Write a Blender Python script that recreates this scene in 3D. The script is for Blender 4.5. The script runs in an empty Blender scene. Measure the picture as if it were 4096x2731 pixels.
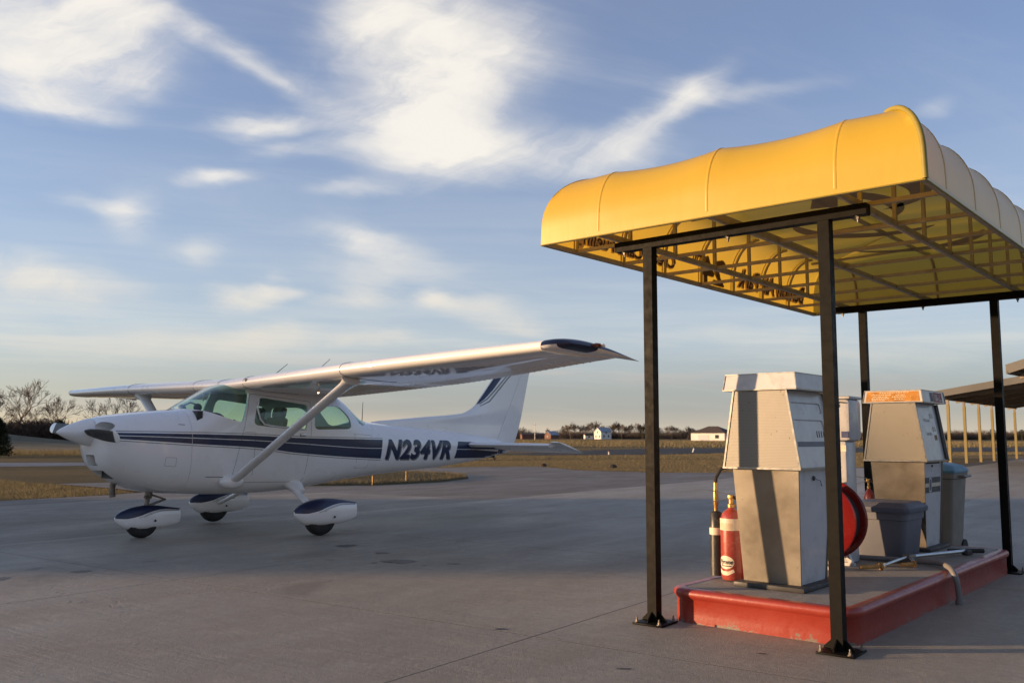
import bpy, bmesh, math, random
import numpy as np
from mathutils import Vector, Matrix
R = math.radians
random.seed(7)
SC = bpy.context.scene
COL = SC.collection

# ------------------------------------------------------------------ camera, sky, sun, exposure
FPX, PITCH, ROLL, CAMH = 3609.12, 0.105158, 0.002935, 1.199      # focal length in px of the 4096 px wide photograph
cam_d = bpy.data.cameras.new('camera'); cam = bpy.data.objects.new('camera', cam_d); COL.objects.link(cam)
cam_d.sensor_fit = 'HORIZONTAL'; cam_d.sensor_width = 36.0; cam_d.lens = FPX / 4096 * 36.0
cam_d.clip_start = 0.05; cam_d.clip_end = 6000
cam.location = (0, 0, CAMH)
cam.rotation_mode = 'QUATERNION'
cam.rotation_quaternion = (Matrix.Rotation(math.pi / 2 + PITCH, 3, 'X') @ Matrix.Rotation(ROLL, 3, 'Z')).to_quaternion()
cam_d.dof.use_dof = True; cam_d.dof.focus_distance = 7.0; cam_d.dof.aperture_fstop = 5.0
SC.camera = cam

SUN_DIR = Vector((-0.9996, -0.0276, 0.0)).normalized()             # horizontal direction towards the sun
SUN_EL = R(5.0)
sun_d = bpy.data.lights.new('sun', 'SUN'); sun = bpy.data.objects.new('sun', sun_d); COL.objects.link(sun)
sun_d.energy = 4.4; sun_d.angle = R(0.9); sun_d.color = (1.0, 0.655, 0.36)
to_sun = Vector((SUN_DIR.x * math.cos(SUN_EL), SUN_DIR.y * math.cos(SUN_EL), math.sin(SUN_EL)))
sun.rotation_mode = 'QUATERNION'; sun.rotation_quaternion = to_sun.to_track_quat('Z', 'Y')
sun.location = (-30, 5, 12)

vs = SC.view_settings
vs.view_transform = 'Standard'; vs.look = 'None'; vs.gamma = 1.0; vs.use_curve_mapping = False
vs.exposure = 0.92

def px_dir(u, v):
    """direction of a pixel of the 4096 px photograph -> azimuth (from +Y towards +X), elevation"""
    a, b = u - 2048, -(v - 1365.5)
    x = a * math.cos(ROLL) + b * math.sin(ROLL); y = -a * math.sin(ROLL) + b * math.cos(ROLL)
    d = Vector((x, FPX * math.cos(PITCH) - y * math.sin(PITCH), FPX * math.sin(PITCH) + y * math.cos(PITCH))).normalized()
    return math.atan2(d.x, d.y), math.asin(d.z)

world = bpy.data.worlds.new('World'); SC.world = world; world.use_nodes = True
def build_world():
    nt = world.node_tree; N = nt.nodes; L = nt.links; N.clear()
    def node(t, **k):
        n = N.new(t)
        for a, b in k.items(): setattr(n, a, b)
        return n
    def math_(op, a, b=None, clamp=False):
        n = node('ShaderNodeMath', operation=op); n.use_clamp = clamp
        for i, s in enumerate((a, b)):
            if s is None: continue
            if isinstance(s, (int, float)): n.inputs[i].default_value = s
            else: L.new(s, n.inputs[i])
        return n.outputs[0]
    def maprange(v, a, b, c, d, it='SMOOTHSTEP'):
        n = node('ShaderNodeMapRange', interpolation_type=it)
        L.new(v, n.inputs[0])
        for i, x in enumerate((a, b, c, d)): n.inputs[i + 1].default_value = x
        return n.outputs[0]
    def noise(vec, scale, detail=5, rough=.55, dist=0., lac=2.0):
        n = node('ShaderNodeTexNoise'); L.new(vec, n.inputs['Vector'])
        n.inputs['Scale'].default_value = scale; n.inputs['Detail'].default_value = detail
        n.inputs['Roughness'].default_value = rough; n.inputs['Distortion'].default_value = dist
        n.inputs['Lacunarity'].default_value = lac
        return n
    def mapping(vec, loc=(0, 0, 0), rot=0., scale=(1, 1, 1), vt='TEXTURE'):
        n = node('ShaderNodeMapping', vector_type=vt); L.new(vec, n.inputs[0])
        n.inputs['Location'].default_value = loc; n.inputs['Rotation'].default_value = (0, 0, rot); n.inputs['Scale'].default_value = scale
        return n.outputs[0]
    def mix(f, a, b, bt='MIX'):
        n = node('ShaderNodeMix', data_type='RGBA', blend_type=bt)
        if isinstance(f, (int, float)): n.inputs[0].default_value = f
        else: L.new(f, n.inputs[0])
        for i, s in ((6, a), (7, b)):
            if isinstance(s, tuple): n.inputs[i].default_value = s
            else: L.new(s, n.inputs[i])
        return n.outputs[2]
    sky = node('ShaderNodeTexSky', sky_type='NISHITA'); sky.sun_disc = False
    sky.sun_elevation = SUN_EL; sky.sun_rotation = math.atan2(SUN_DIR.x, SUN_DIR.y)
    sky.altitude = 400; sky.air_density = 1.0; sky.dust_density = .8; sky.ozone_density = 4.2
    tc = node('ShaderNodeTexCoord'); sep = node('ShaderNodeSeparateXYZ'); L.new(tc.outputs['Generated'], sep.inputs[0])
    az = math_('ARCTAN2', sep.outputs[0], sep.outputs[1]); el = math_('ARCSINE', sep.outputs[2])
    ae = node('ShaderNodeCombineXYZ'); L.new(az, ae.inputs[0]); L.new(el, ae.inputs[1])
    # wispy warp of the cloud field
    w1 = noise(mapping(ae.outputs[0], rot=R(28), scale=(.30, .14, 1)), 1.0, 3, .5)
    w2 = noise(mapping(ae.outputs[0], rot=R(-12), scale=(.10, .04, 1)), 1.0, 4, .55)
    def vec(op, a, b):
        n = node('ShaderNodeVectorMath', operation=op); L.new(a, n.inputs[0])
        if isinstance(b, tuple): n.inputs[1].default_value = b
        else: L.new(b, n.inputs[1])
        return n
    d1 = vec('MULTIPLY', vec('SUBTRACT', w1.outputs['Color'], (.5, .5, .5)).outputs[0], (.085, .06, 0)).outputs[0]
    d2 = vec('MULTIPLY', vec('SUBTRACT', w2.outputs['Color'], (.5, .5, .5)).outputs[0], (.06, .028, 0)).outputs[0]
    p = vec('ADD', vec('ADD', ae.outputs[0], d1).outputs[0], d2).outputs[0]
    K = 1.7415                                                   # overview px -> photograph px
    blobs = [  # x, y, rx, ry, tilt, density : clouds seen in the photograph, as places in the sky
        (110, 70, 360, 190, 0, 1.35), (330, 45, 200, 85, -10, .75), (50, 175, 200, 75, 0, .8), (110, 235, 220, 50, 0, .6), (270, 150, 150, 80, 0, .5),
        (960, 190, 340, 320, 0, 1.45), (1150, 90, 300, 190, 0, .48), (880, 60, 260, 130, 0, .55), (980, 345, 340, 120, -4, .70), (1160, 330, 330, 120, 0, .40),
        (600, 150, 280, 45, -20, .75), (640, 262, 190, 45, 4, .62), (560, 285, 160, 36, 4, .6), (660, 345, 190, 45, 0, .5), (510, 405, 125, 34, -6, .8),
        (1400, 350, 210, 110, 8, .62), (1520, 242, 240, 62, 28, .75), (1260, 350, 260, 110, 0, .30), (1700, 222, 310, 38, 2, .42), (310, 490, 110, 95, 0, .8), (225, 458, 150, 34, 0, .5),
        (80, 612, 280, 75, 0, .8), (190, 662, 220, 55, 0, .85), (440, 588, 95, 62, 0, .75), (545, 682, 120, 48, 0, 1.0), (630, 662, 90, 28, 0, .75), (800, 450, 150, 30, 10, .5), (0, 720, 420, 60, 0, .5), (330, 790, 520, 55, 0, .55),
        (850, 558, 240, 44, -5, .85), (900, 605, 300, 46, 0, .65), (830, 650, 120, 48, 0, .75), (835, 686, 170, 40, 0, .8), (1000, 686, 70, 46, 0, 1.0), (1085, 712, 180, 44, 0, .9), (1190, 748, 150, 38, 0, .8),
        (650, 772, 320, 48, 4, .8), (880, 792, 190, 38, 0, .75), (1640, 765, 400, 46, 0, .7), (2000, 800, 420, 50, 0, .5), (2130, 250, 70, 34, 0, .45)]
    tot = None
    for x, y, rx, ry, tilt, dens in blobs:
        a, e = px_dir(x * K, y * K)
        m = mapping(p, (a, e, 0), R(tilt), (rx * K / FPX, ry * K / FPX, 1))
        ln = node('ShaderNodeVectorMath', operation='LENGTH'); L.new(m, ln.inputs[0])
        v = maprange(ln.outputs['Value'], 0.0, 1.0, dens, 0.0)
        tot = v if tot is None else math_('ADD', tot, v)
    tot = math_('MINIMUM', tot, 1.45)
    fib = noise(mapping(p, rot=R(22), scale=(.24, .075, 1)), 1.0, 8, .62, .9)
    den = math_('MULTIPLY', tot, maprange(fib.outputs[0], .28, .72, .42, 1.18, 'LINEAR'))
    # thin cloud over the whole sky, stretched by perspective towards the horizon
    zz = math_('ADD', math_('MAXIMUM', sep.outputs[2], 0.0), .10)
    pl = node('ShaderNodeCombineXYZ'); L.new(math_('DIVIDE', sep.outputs[0], zz), pl.inputs[0]); L.new(math_('DIVIDE', sep.outputs[1], zz), pl.inputs[1])
    veil = noise(mapping(pl.outputs[0], rot=R(25), scale=(1.7, .6, 1)), 1.0, 8, .62, .7)
    den2 = maprange(veil.outputs[0], .42, .82, 0.0, .8, 'LINEAR')
    den = math_('ADD', math_('MULTIPLY', den, .95), math_('MULTIPLY', den2, .60))
    den = maprange(den, .0, 1.32, 0.0, 1.0, 'SMOOTHSTEP')
    # low stratus near the horizon, long flat bands
    bands = noise(mapping(ae.outputs[0], loc=(.3, 0, 0), scale=(.55, .035, 1)), 1.0, 5, .55, .25)
    haze = math_('MULTIPLY', math_('POWER', maprange(el, .0, .42, 1.0, 0.0, 'LINEAR'), 1.5), .88)
    low = math_('MAXIMUM', haze, math_('MULTIPLY', maprange(el, .05, .20, 1.0, 0.0), maprange(bands.outputs[0], .38, .62, .3, 1.0)))
    return dict(nt=nt, N=N, L=L, node=node, math_=math_, maprange=maprange, mix=mix, sky=sky, den=den, low=low, el=el, az=az, bands=bands)
W = build_world()
def finish_world():
    L = W['L']; mix = W['mix']; mp = W['maprange']; m = W['math_']; node = W['node']
    SKY = 0.15
    st = node('ShaderNodeVectorMath', operation='SCALE'); L.new(W['sky'].outputs[0], st.inputs[0]); st.inputs['Scale'].default_value = SKY
    skyc = st.outputs[0]
    cloud = (0.53, 0.50, 0.45, 1)
    grey = mix(mp(W['bands'].outputs[0], .42, .62, 0, 1), (0.37, 0.37, 0.37, 1), (0.44, 0.425, 0.395, 1))
    stratus = mix(mp(W['az'], -.60, -.05, 0, 1), (0.34, 0.305, 0.255, 1), (0.24, 0.226, 0.215, 1))
    warm = mix(mp(W['az'], -.75, .25, 0, 1), (0.52, 0.40, 0.235, 1), (0.37, 0.315, 0.25, 1))
    c = mix(m('MULTIPLY', W['low'], .85), mix(.18, skyc, (.50, .455, .47, 1)), mix(mp(W['el'], .045, .12, 0, 1), mix(mp(W['el'], .0, .034, 0, 1), warm, stratus), grey))
    c = mix(m('MULTIPLY', W['den'], .92), c, mix(mp(W['el'], .05, .28, 0, 1), (0.40, 0.375, 0.33, 1), cloud))
    bg = node('ShaderNodeBackground'); bg.inputs['Strength'].default_value = 1.0; L.new(c, bg.inputs[0])
    out = node('ShaderNodeOutputWorld'); L.new(bg.outputs[0], out.inputs[0])
finish_world()

# ------------------------------------------------------------------ helpers
def pchip(xs, ys):
    xs = np.array(xs, float); ys = np.array(ys, float); h = np.diff(xs); d = np.diff(ys) / h
    m = np.zeros(len(xs)); m[0] = d[0]; m[-1] = d[-1]
    for i in range(1, len(xs) - 1):
        if d[i - 1] * d[i] > 0:
            w1, w2 = 2 * h[i] + h[i - 1], h[i] + 2 * h[i - 1]
            m[i] = (w1 + w2) / (w1 / d[i - 1] + w2 / d[i])
    def f(x):
        x = min(max(x, xs[0]), xs[-1]); i = min(int(np.searchsorted(xs, x, 'right')) - 1, len(h) - 1)
        t = (x - xs[i]) / h[i]
        return float((2*t**3-3*t**2+1)*ys[i] + (t**3-2*t**2+t)*h[i]*m[i] + (-2*t**3+3*t**2)*ys[i+1] + (t**3-t**2)*h[i]*m[i+1])
    return f

class MB:
    """collects shapes of one part; build() links them as one mesh object"""
    def __init__(s): s.v = []; s.f = []; s.m = []
    def add(s, vs, fs, mi=0):
        o = len(s.v); s.v.extend([tuple(map(float, p)) for p in vs]); s.f.extend([tuple(i + o for i in f) for f in fs]); s.m.extend([mi] * len(fs)); return s
    def box(s, c, size, rot=None, bev=0.0, mi=0):
        hx, hy, hz = size[0] / 2, size[1] / 2, size[2] / 2
        M = rot if rot is not None else Matrix.Identity(3); c = Vector(c)
        if bev <= 0:
            P = [(x, y, z) for x in (-hx, hx) for y in (-hy, hy) for z in (-hz, hz)]
            F = [(0, 1, 3, 2), (4, 6, 7, 5), (0, 4, 5, 1), (2, 3, 7, 6), (0, 2, 6, 4), (1, 5, 7, 3)]
        else:
            bm = bmesh.new(); bmesh.ops.create_cube(bm, size=1.0)
            bmesh.ops.scale(bm, vec=(2 * hx, 2 * hy, 2 * hz), verts=bm.verts)
            bmesh.ops.bevel(bm, geom=list(bm.edges), offset=min(bev, hx * .9, hy * .9, hz * .9), segments=2, profile=.5, affect='EDGES')
            bm.verts.index_update(); P = [v.co[:] for v in bm.verts]; F = [[v.index for v in f.verts] for f in bm.faces]; bm.free()
        return s.add([M @ Vector(p) + c for p in P], F, mi)
    def mm(s, lo, hi, bev=0.0, mi=0):
        lo, hi = Vector(lo), Vector(hi); return s.box((lo + hi) / 2, hi - lo, None, bev, mi)
    def loft(s, rings, cap=True, closed=True, mi=0):
        n = len(rings[0]); V = [p for r in rings for p in r]; F = []
        for i in range(len(rings) - 1):
            for j in range(n if closed else n - 1):
                k = (j + 1) % n; F.append((i*n+j, i*n+k, (i+1)*n+k, (i+1)*n+j))
        if cap: F.append(tuple(range(n))[::-1]); F.append(tuple((len(rings)-1)*n + j for j in range(n)))
        return s.add(V, F, mi)
    def tube(s, path, r, seg=10, cap=True, sx=1.0, mi=0, up=(0, 0, 1)):
        path = [Vector(p) for p in path]; n = len(path); rs = r if isinstance(r, (list, tuple)) else [r] * n
        rings = []; pu = None
        for i, p in enumerate(path):
            t = (path[min(i + 1, n - 1)] - path[max(i - 1, 0)]).normalized()
            if pu is None:
                u = Vector(up)
                if abs(t.dot(u)) > .95: u = Vector((1, 0, 0))
            else: u = pu
            u = (u - t * u.dot(t)).normalized(); pu = u; w = t.cross(u)
            rings.append([p + (u * math.sin(a) + w * math.cos(a) * sx) * rs[i] for a in [2 * math.pi * k / seg for k in range(seg)]])
        return s.loft(rings, cap, True, mi)
    def lathe(s, prof, seg=24, M=None, cap=True, mi=0):
        rings = []
        for r, z in prof:
            ring = [Vector((r * math.cos(2*math.pi*k/seg), r * math.sin(2*math.pi*k/seg), z)) for k in range(seg)]
            rings.append([M @ p for p in ring] if M is not None else ring)
        return s.loft(rings, cap, True, mi)
    def prism(s, poly, fn, d0, d1, mi=0):
        n = len(poly); V = [fn(x, y, d0) for x, y in poly] + [fn(x, y, d1) for x, y in poly]
        F = [tuple(range(n))[::-1], tuple(range(n, 2 * n))] + [(i, (i+1) % n, n + (i+1) % n, n + i) for i in range(n)]
        return s.add(V, F, mi)
    def beam(s, p, q, w, h, up=(0, 0, 1), mi=0):
        p, q = Vector(p), Vector(q); t = (q - p).normalized(); u = Vector(up)
        if abs(t.dot(u)) > .99: u = Vector((1, 0, 0))
        u = (u - t * u.dot(t)).normalized(); x = t.cross(u)
        M = Matrix((x, t, u)).transposed()
        return s.box((p + q) / 2, (w, (q - p).length, h), M, 0, mi)
    def build(s, name, mat, parent=None, smooth=35, loc=None, fix=True):
        me = bpy.data.meshes.new(name); me.from_pydata(s.v, [], s.f)
        if fix:
            bm = bmesh.new(); bm.from_mesh(me); bmesh.ops.recalc_face_normals(bm, faces=bm.faces); bm.to_mesh(me); bm.free()
        mats = mat if isinstance(mat, (list, tuple)) else [mat]
        for m in mats: me.materials.append(m)
        if len(mats) > 1 and len(me.polygons) == len(s.m): me.polygons.foreach_set('material_index', s.m)
        return link(me, name, parent, smooth, loc)

def link(me, name, parent=None, smooth=35, loc=None):
    if smooth and len(me.polygons):
        me.polygons.foreach_set('use_smooth', [True] * len(me.polygons))
        if smooth < 180: me.set_sharp_from_angle(angle=R(smooth))
    o = bpy.data.objects.new(name, me); COL.objects.link(o)
    if parent is not None: o.parent = parent
    if loc is not None: o.location = loc
    return o
def thing(name, label, cat, loc=(0, 0, 0), rz=0.0, group=None):
    o = bpy.data.objects.new(name, None); COL.objects.link(o); o.location = loc; o.rotation_euler = (0, 0, rz)
    o.empty_display_size = .2
    return tag(o, label, cat, group)
def tag(o, label=None, cat=None, group=None, kind=None):
    if label: o['label'] = label
    if cat: o['category'] = cat
    if group: o['group'] = group
    if kind: o['kind'] = kind
    return o
def copy_tree(o, parent=None):
    c = o.copy(); COL.objects.link(c); c.parent = parent
    for ch in o.children: copy_tree(ch, c)
    return c
def evaluated(o):
    dg = bpy.context.evaluated_depsgraph_get(); me = bpy.data.meshes.new_from_object(o.evaluated_get(dg)); return me
def boolean(me_a, me_b, op):
    a = bpy.data.objects.new('tmp_a', me_a); b = bpy.data.objects.new('tmp_b', me_b); COL.objects.link(a); COL.objects.link(b)
    m = a.modifiers.new('b', 'BOOLEAN'); m.operation = op; m.object = b; m.solver = 'EXACT'
    bpy.context.view_layer.update(); r = evaluated(a)
    bpy.data.objects.remove(a); bpy.data.objects.remove(b); return r
def text_mesh(txt, size=1.0, shear=0.0, bold=0.0, align='LEFT', sx=1.0, space=1.0):
    cu = bpy.data.curves.new('t', 'FONT'); cu.body = txt; cu.size = size; cu.shear = shear; cu.offset = bold; cu.align_x = align
    cu.space_character = space; cu.resolution_u = 3
    o = bpy.data.objects.new('t', cu); COL.objects.link(o); bpy.context.view_layer.update(); me = evaluated(o); bpy.data.objects.remove(o)
    if sx != 1.0:
        for v in me.vertices: v.co.x *= sx
    return me
def map_mesh(me, fn, cutx=None, cutz=None):
    """cuts a flat mesh (x, y) by a grid and moves every vertex through fn(x, y)"""
    bm = bmesh.new(); bm.from_mesh(me)
    for axis, cuts in ((0, cutx), (1, cutz)):
        if not cuts: continue
        for c in cuts:
            co = [0, 0, 0]; no = [0, 0, 0]; co[axis] = c; no[axis] = 1
            bmesh.ops.bisect_plane(bm, geom=bm.verts[:] + bm.edges[:] + bm.faces[:], dist=1e-6, plane_co=co, plane_no=no)
    for v in bm.verts: v.co = fn(v.co.x, v.co.y)
    bm.to_mesh(me); bm.free(); return me
def poly_mesh(poly):
    me = bpy.data.meshes.new('p'); me.from_pydata([(x, y, 0) for x, y in poly], [], [tuple(range(len(poly)))]); return me

# ------------------------------------------------------------------ materials
def new_mat(name):
    m = bpy.data.materials.new(name); m.use_nodes = True; nt = m.node_tree; nt.nodes.clear(); return m, nt
class NT:
    def __init__(s, nt): s.nt = nt; s.N = nt.nodes; s.L = nt.links; s.tc = None
    def node(s, t, **k):
        n = s.N.new(t)
        for a, b in k.items(): setattr(n, a, b)
        return n
    def put(s, inp, v):
        if v is None: return
        if isinstance(v, (int, float)): inp.default_value = v
        elif isinstance(v, tuple): inp.default_value = v if len(inp.default_value) == len(v) else (*v, 1)
        else: s.L.new(v, inp)
    def coord(s, kind='Object'):
        if s.tc is None: s.tc = s.node('ShaderNodeTexCoord')
        return s.tc.outputs[kind]
    def mapping(s, vec, loc=(0, 0, 0), rot=(0, 0, 0), scale=(1, 1, 1)):
        n = s.node('ShaderNodeMapping'); s.L.new(vec, n.inputs[0])
        n.inputs['Location'].default_value = loc; n.inputs['Rotation'].default_value = rot; n.inputs['Scale'].default_value = scale; return n.outputs[0]
    def noise(s, scale, detail=4, rough=.55, vec=None, dist=0.):
        n = s.node('ShaderNodeTexNoise'); s.put(n.inputs['Vector'], vec if vec is not None else s.coord())
        n.inputs['Scale'].default_value = scale; n.inputs['Detail'].default_value = detail; n.inputs['Roughness'].default_value = rough; n.inputs['Distortion'].default_value = dist
        return n.outputs[0]
    def voronoi(s, scale, vec=None, feature='F1', out='Distance'):
        n = s.node('ShaderNodeTexVoronoi', feature=feature); s.put(n.inputs['Vector'], vec if vec is not None else s.coord()); n.inputs['Scale'].default_value = scale
        return n.outputs[out]
    def math(s, op, a, b=None, c=None):
        n = s.node('ShaderNodeMath', operation=op)
        for i, v in enumerate((a, b, c)): s.put(n.inputs[i], v)
        return n.outputs[0]
    def ramp(s, v, a, b, c=0.0, d=1.0, it='LINEAR'):
        n = s.node('ShaderNodeMapRange', interpolation_type=it); s.put(n.inputs[0], v)
        for i, x in enumerate((a, b, c, d)): n.inputs[i + 1].default_value = x
        return n.outputs[0]
    def mix(s, f, a, b, bt='MIX'):
        n = s.node('ShaderNodeMix', data_type='RGBA', blend_type=bt); s.put(n.inputs[0], f); s.put(n.inputs[6], a); s.put(n.inputs[7], b); return n.outputs[2]
    def bump(s, h, strength=.3, dist=.01, nrm=None):
        n = s.node('ShaderNodeBump'); n.inputs['Strength'].default_value = strength; n.inputs['Distance'].default_value = dist; s.put(n.inputs['Height'], h)
        if nrm is not None: s.L.new(nrm, n.inputs['Normal'])
        return n.outputs[0]
    def principled(s, color, rough=.5, metal=0., normal=None, coat=0., coat_r=.05, spec=.5, trans=0., sub=None):
        n = s.node('ShaderNodeBsdfPrincipled'); s.put(n.inputs['Base Color'], color); s.put(n.inputs['Roughness'], rough); s.put(n.inputs['Metallic'], metal)
        n.inputs['Coat Weight'].default_value = coat; n.inputs['Coat Roughness'].default_value = coat_r; n.inputs['Specular IOR Level'].default_value = spec
        if normal is not None: s.L.new(normal, n.inputs['Normal'])
        return n.outputs[0]
    def out(s, sh):
        o = s.node('ShaderNodeOutputMaterial'); s.L.new(sh, o.inputs[0])

def simple(name, col, rough=.5, metal=0., var=.12, scale=6., bump=.0, bscale=60., coat=0., coat_r=.06, spec=.5, dirt=None, dirt_amt=.0):
    m, nt = new_mat(name); t = NT(nt)
    nz = t.noise(scale, 5, .6)
    c = t.mix(t.ramp(nz, .3, .7), tuple(x * (1 - var) for x in col), tuple(min(1, x * (1 + var)) for x in col))
    if dirt:
        c = t.mix(t.ramp(t.noise(scale * 1.7, 6, .68, dist=.4), .52, .72, 0, dirt_amt), c, dirt)
    r = t.ramp(t.noise(scale * 2.3, 4, .6), .3, .7, max(.02, rough * .8), min(1, rough * 1.2))
    nrm = t.bump(t.noise(bscale, 3, .6), bump, .004) if bump else None
    t.out(t.principled(c, r, metal, nrm, coat, coat_r, spec)); return m

M = {}
M['white_paint'] = simple('aircraft_white_paint', (.87, .84, .80), .30, var=.03, scale=.8, coat=1.0, coat_r=.035, dirt=(.45, .42, .38), dirt_amt=.10)
M['blue_paint'] = simple('aircraft_blue_paint', (.010, .018, .058), .35, var=.1, scale=2, coat=.35, coat_r=.06, spec=.4)
M['stripe_grey'] = simple('aircraft_grey_stripe', (.20, .19, .185), .3, var=.05, coat=1.0)
M['seam'] = simple('panel_seam', (.10, .095, .09), .6)
M['rubber'] = simple('rubber', (.018, .017, .016), .75, var=.3, bump=.3, bscale=90)
M['black_paint'] = simple('black_paint', (.0042, .0036, .0026), .55, var=.3, scale=8, bump=.05, bscale=120, spec=.11, dirt=(.016, .012, .007), dirt_amt=.3)
M['blade'] = simple('propeller_black', (.03, .028, .026), .5, var=.2)
M['aluminium'] = simple('bare_aluminium', (.55, .54, .52), .35, 1.0, var=.1, bump=.1)
M['steel_dirty'] = simple('dirty_steel', (.22, .19, .16), .55, .7, var=.3, scale=20)
M['dark_interior'] = simple('dark_trim', (.035, .034, .032), .7, var=.2)
M['seat_fabric'] = simple('seat_fabric', (.20, .17, .12), .9, var=.2, bump=.3)
M['red_lens'] = simple('red_lens', (.09, .008, .008), .1, coat=1.0)
M['clear_lens'] = simple('clear_lens', (.75, .75, .75), .08, coat=1.0)

def glass_mat(name, tint, refl=1.0):
    m, nt = new_mat(name); t = NT(nt)
    tr = t.node('ShaderNodeBsdfTransparent'); tr.inputs[0].default_value = (*tint, 1)
    gl = t.node('ShaderNodeBsdfGlossy'); gl.inputs['Roughness'].default_value = .015; gl.inputs[0].default_value = (.95, .97, 1, 1)
    lw = t.node('ShaderNodeLayerWeight'); lw.inputs[0].default_value = .5; fr = t.math('ADD', .035, t.math('MULTIPLY', t.math('POWER', lw.outputs['Facing'], 5.0), .9))
    mx = t.node('ShaderNodeMixShader'); t.put(mx.inputs[0], t.math('MULTIPLY', fr, refl)); t.L.new(tr.outputs[0], mx.inputs[1]); t.L.new(gl.outputs[0], mx.inputs[2])
    t.out(mx.outputs[0]); return m
M['glass'] = glass_mat('tinted_acrylic', (.79, .90, .855), 1.0)
M['house_glass'] = simple('house_window', (.03, .035, .04), .15)

def fabric_mat():
    m, nt = new_mat('yellow_awning_vinyl'); t = NT(nt)
    o = t.coord()
    st = t.noise(3.0, 6, .65, t.mapping(o, scale=(6, 6, .7)))
    fade = t.noise(1.2, 4, .5)
    c = t.mix(t.ramp(fade, .3, .7), (.75, .475, .024), (.79, .525, .042))
    c = t.mix(t.ramp(st, .58, .78, 0, .07), c, (.66, .52, .20))
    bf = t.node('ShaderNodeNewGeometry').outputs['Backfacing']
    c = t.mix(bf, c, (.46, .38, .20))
    weave = t.noise(420, 2, .5)
    nrm = t.bump(weave, .12, .001)
    nrm = t.bump(t.noise(2.2, 5, .6, t.mapping(o, scale=(3, 3, .8)), .4), .09, .03, nrm)
    p = t.principled(c, .42, 0., nrm, .8, .28, .5)
    tl = t.node('ShaderNodeBsdfTranslucent'); t.put(tl.inputs[0], t.mix(.0, (.86, .56, .06), (.8, .4, .03)))
    mx = t.node('ShaderNodeMixShader'); mx.inputs[0].default_value = .34; t.L.new(p, mx.inputs[1]); t.L.new(tl.outputs[0], mx.inputs[2])
    t.out(mx.outputs[0]); return m
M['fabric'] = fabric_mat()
M['fabric_edge'] = simple('olive_binding', (.26, .20, .025), .6)
def print_mat(name, col, tr):
    m, nt = new_mat(name); t = NT(nt)
    p = t.principled(col, .5); tl = t.node('ShaderNodeBsdfTranslucent'); tl.inputs[0].default_value = (*tr, 1)
    mx = t.node('ShaderNodeMixShader'); mx.inputs[0].default_value = .4; t.L.new(p, mx.inputs[1]); t.L.new(tl.outputs[0], mx.inputs[2]); t.out(mx.outputs[0]); return m
M['letter_dark'] = print_mat('awning_letter_black', (.13, .09, .055), (.20, .125, .06))
M['letter_halo'] = print_mat('awning_letter_white', (.75, .64, .52), (.85, .66, .5))
M['roof_print'] = print_mat('awning_roof_print', (.36, .28, .22), (.30, .23, .19))
M['frame_tube'] = simple('galvanised_tube', (.42, .355, .25), .5, .25, var=.15, scale=9)

def concrete_mat(name, col, spec=.4, age=1.0):
    m, nt = new_mat(name); t = NT(nt); g = t.node('ShaderNodeNewGeometry').outputs['Position']
    rot = t.mapping(g, rot=(0, 0, -math.atan2(.812, .584)))
    big = t.noise(.20, 6, .62, g, .4); med = t.noise(1.1, 7, .68, t.mapping(rot, scale=(.35, 1, 1)), .3); fine = t.noise(26, 5, .75, g); grit = t.noise(120, 3, .7, g)
    k = lambda f: tuple(x * f for x in col)
    c = t.mix(t.ramp(big, .32, .68), k(.80), k(1.16))
    c = t.mix(t.ramp(med, .40, .66, 0, .75 * age), c, k(.70))
    c = t.mix(t.ramp(t.noise(3.4, 6, .7, g, .5), .50, .72, 0, .55 * age), c, (col[0] * 1.38, col[1] * 1.36, col[2] * 1.30))
    c = t.mix(t.ramp(t.noise(8.5, 5, .7, g), .40, .66, 0, .5 * age), c, k(.66)); c = t.mix(t.ramp(fine, .42, .66, 0, .6), c, k(.60)); c = t.mix(t.ramp(grit, .54, .70, 0, .7), c, k(1.75))
    st = t.noise(.42, 5, .6, g, .8)
    c = t.mix(t.ramp(st, .60, .68, 0, .55 * age), c, (col[0] * .45, col[1] * .43, col[2] * .42))
    drip = t.noise(1.9, 2, .4, t.mapping(g, loc=(3.1, 7.7, 0)))
    c = t.mix(t.ramp(drip, .745, .765, 0, .6 * age), c, k(.36))
    # cracks: cell borders of a strongly bent voronoi net, broken up by noise
    wv = t.node('ShaderNodeVectorMath', operation='ADD'); t.L.new(g, wv.inputs[0])
    wn = t.node('ShaderNodeTexNoise'); t.L.new(g, wn.inputs['Vector']); wn.inputs['Scale'].default_value = 1.3; wn.inputs['Detail'].default_value = 6
    sc = t.node('ShaderNodeVectorMath', operation='SCALE'); t.L.new(wn.outputs['Color'], sc.inputs[0]); sc.inputs['Scale'].default_value = 1.1; t.L.new(sc.outputs[0], wv.inputs[1])
    cr = t.voronoi(.19, wv.outputs[0], 'DISTANCE_TO_EDGE')
    crack = t.math('MULTIPLY', t.ramp(cr, .0005, .0022, 1, 0), t.ramp(t.noise(.35, 3, .5, g), .50, .58))
    c = t.mix(t.math('MULTIPLY', crack, .3 * age), c, k(.3))
    streak = t.noise(2.2, 6, .75, t.mapping(rot, scale=(14, .4, 1)))
    c = t.mix(t.ramp(streak, .46, .70, 0, .75 * age), c, k(.66))
    h = t.math('ADD', t.math('MULTIPLY', fine, .9), t.math('ADD', t.math('MULTIPLY', grit, .7), t.math('ADD', t.math('MULTIPLY', streak, .9), t.math('MULTIPLY', crack, -.4))))
    nrm = t.bump(h, .8, .009)
    r = t.ramp(med, .3, .7, .46, .74)
    t.out(t.principled(c, r, 0, nrm, 0, .1, spec)); return m
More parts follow.
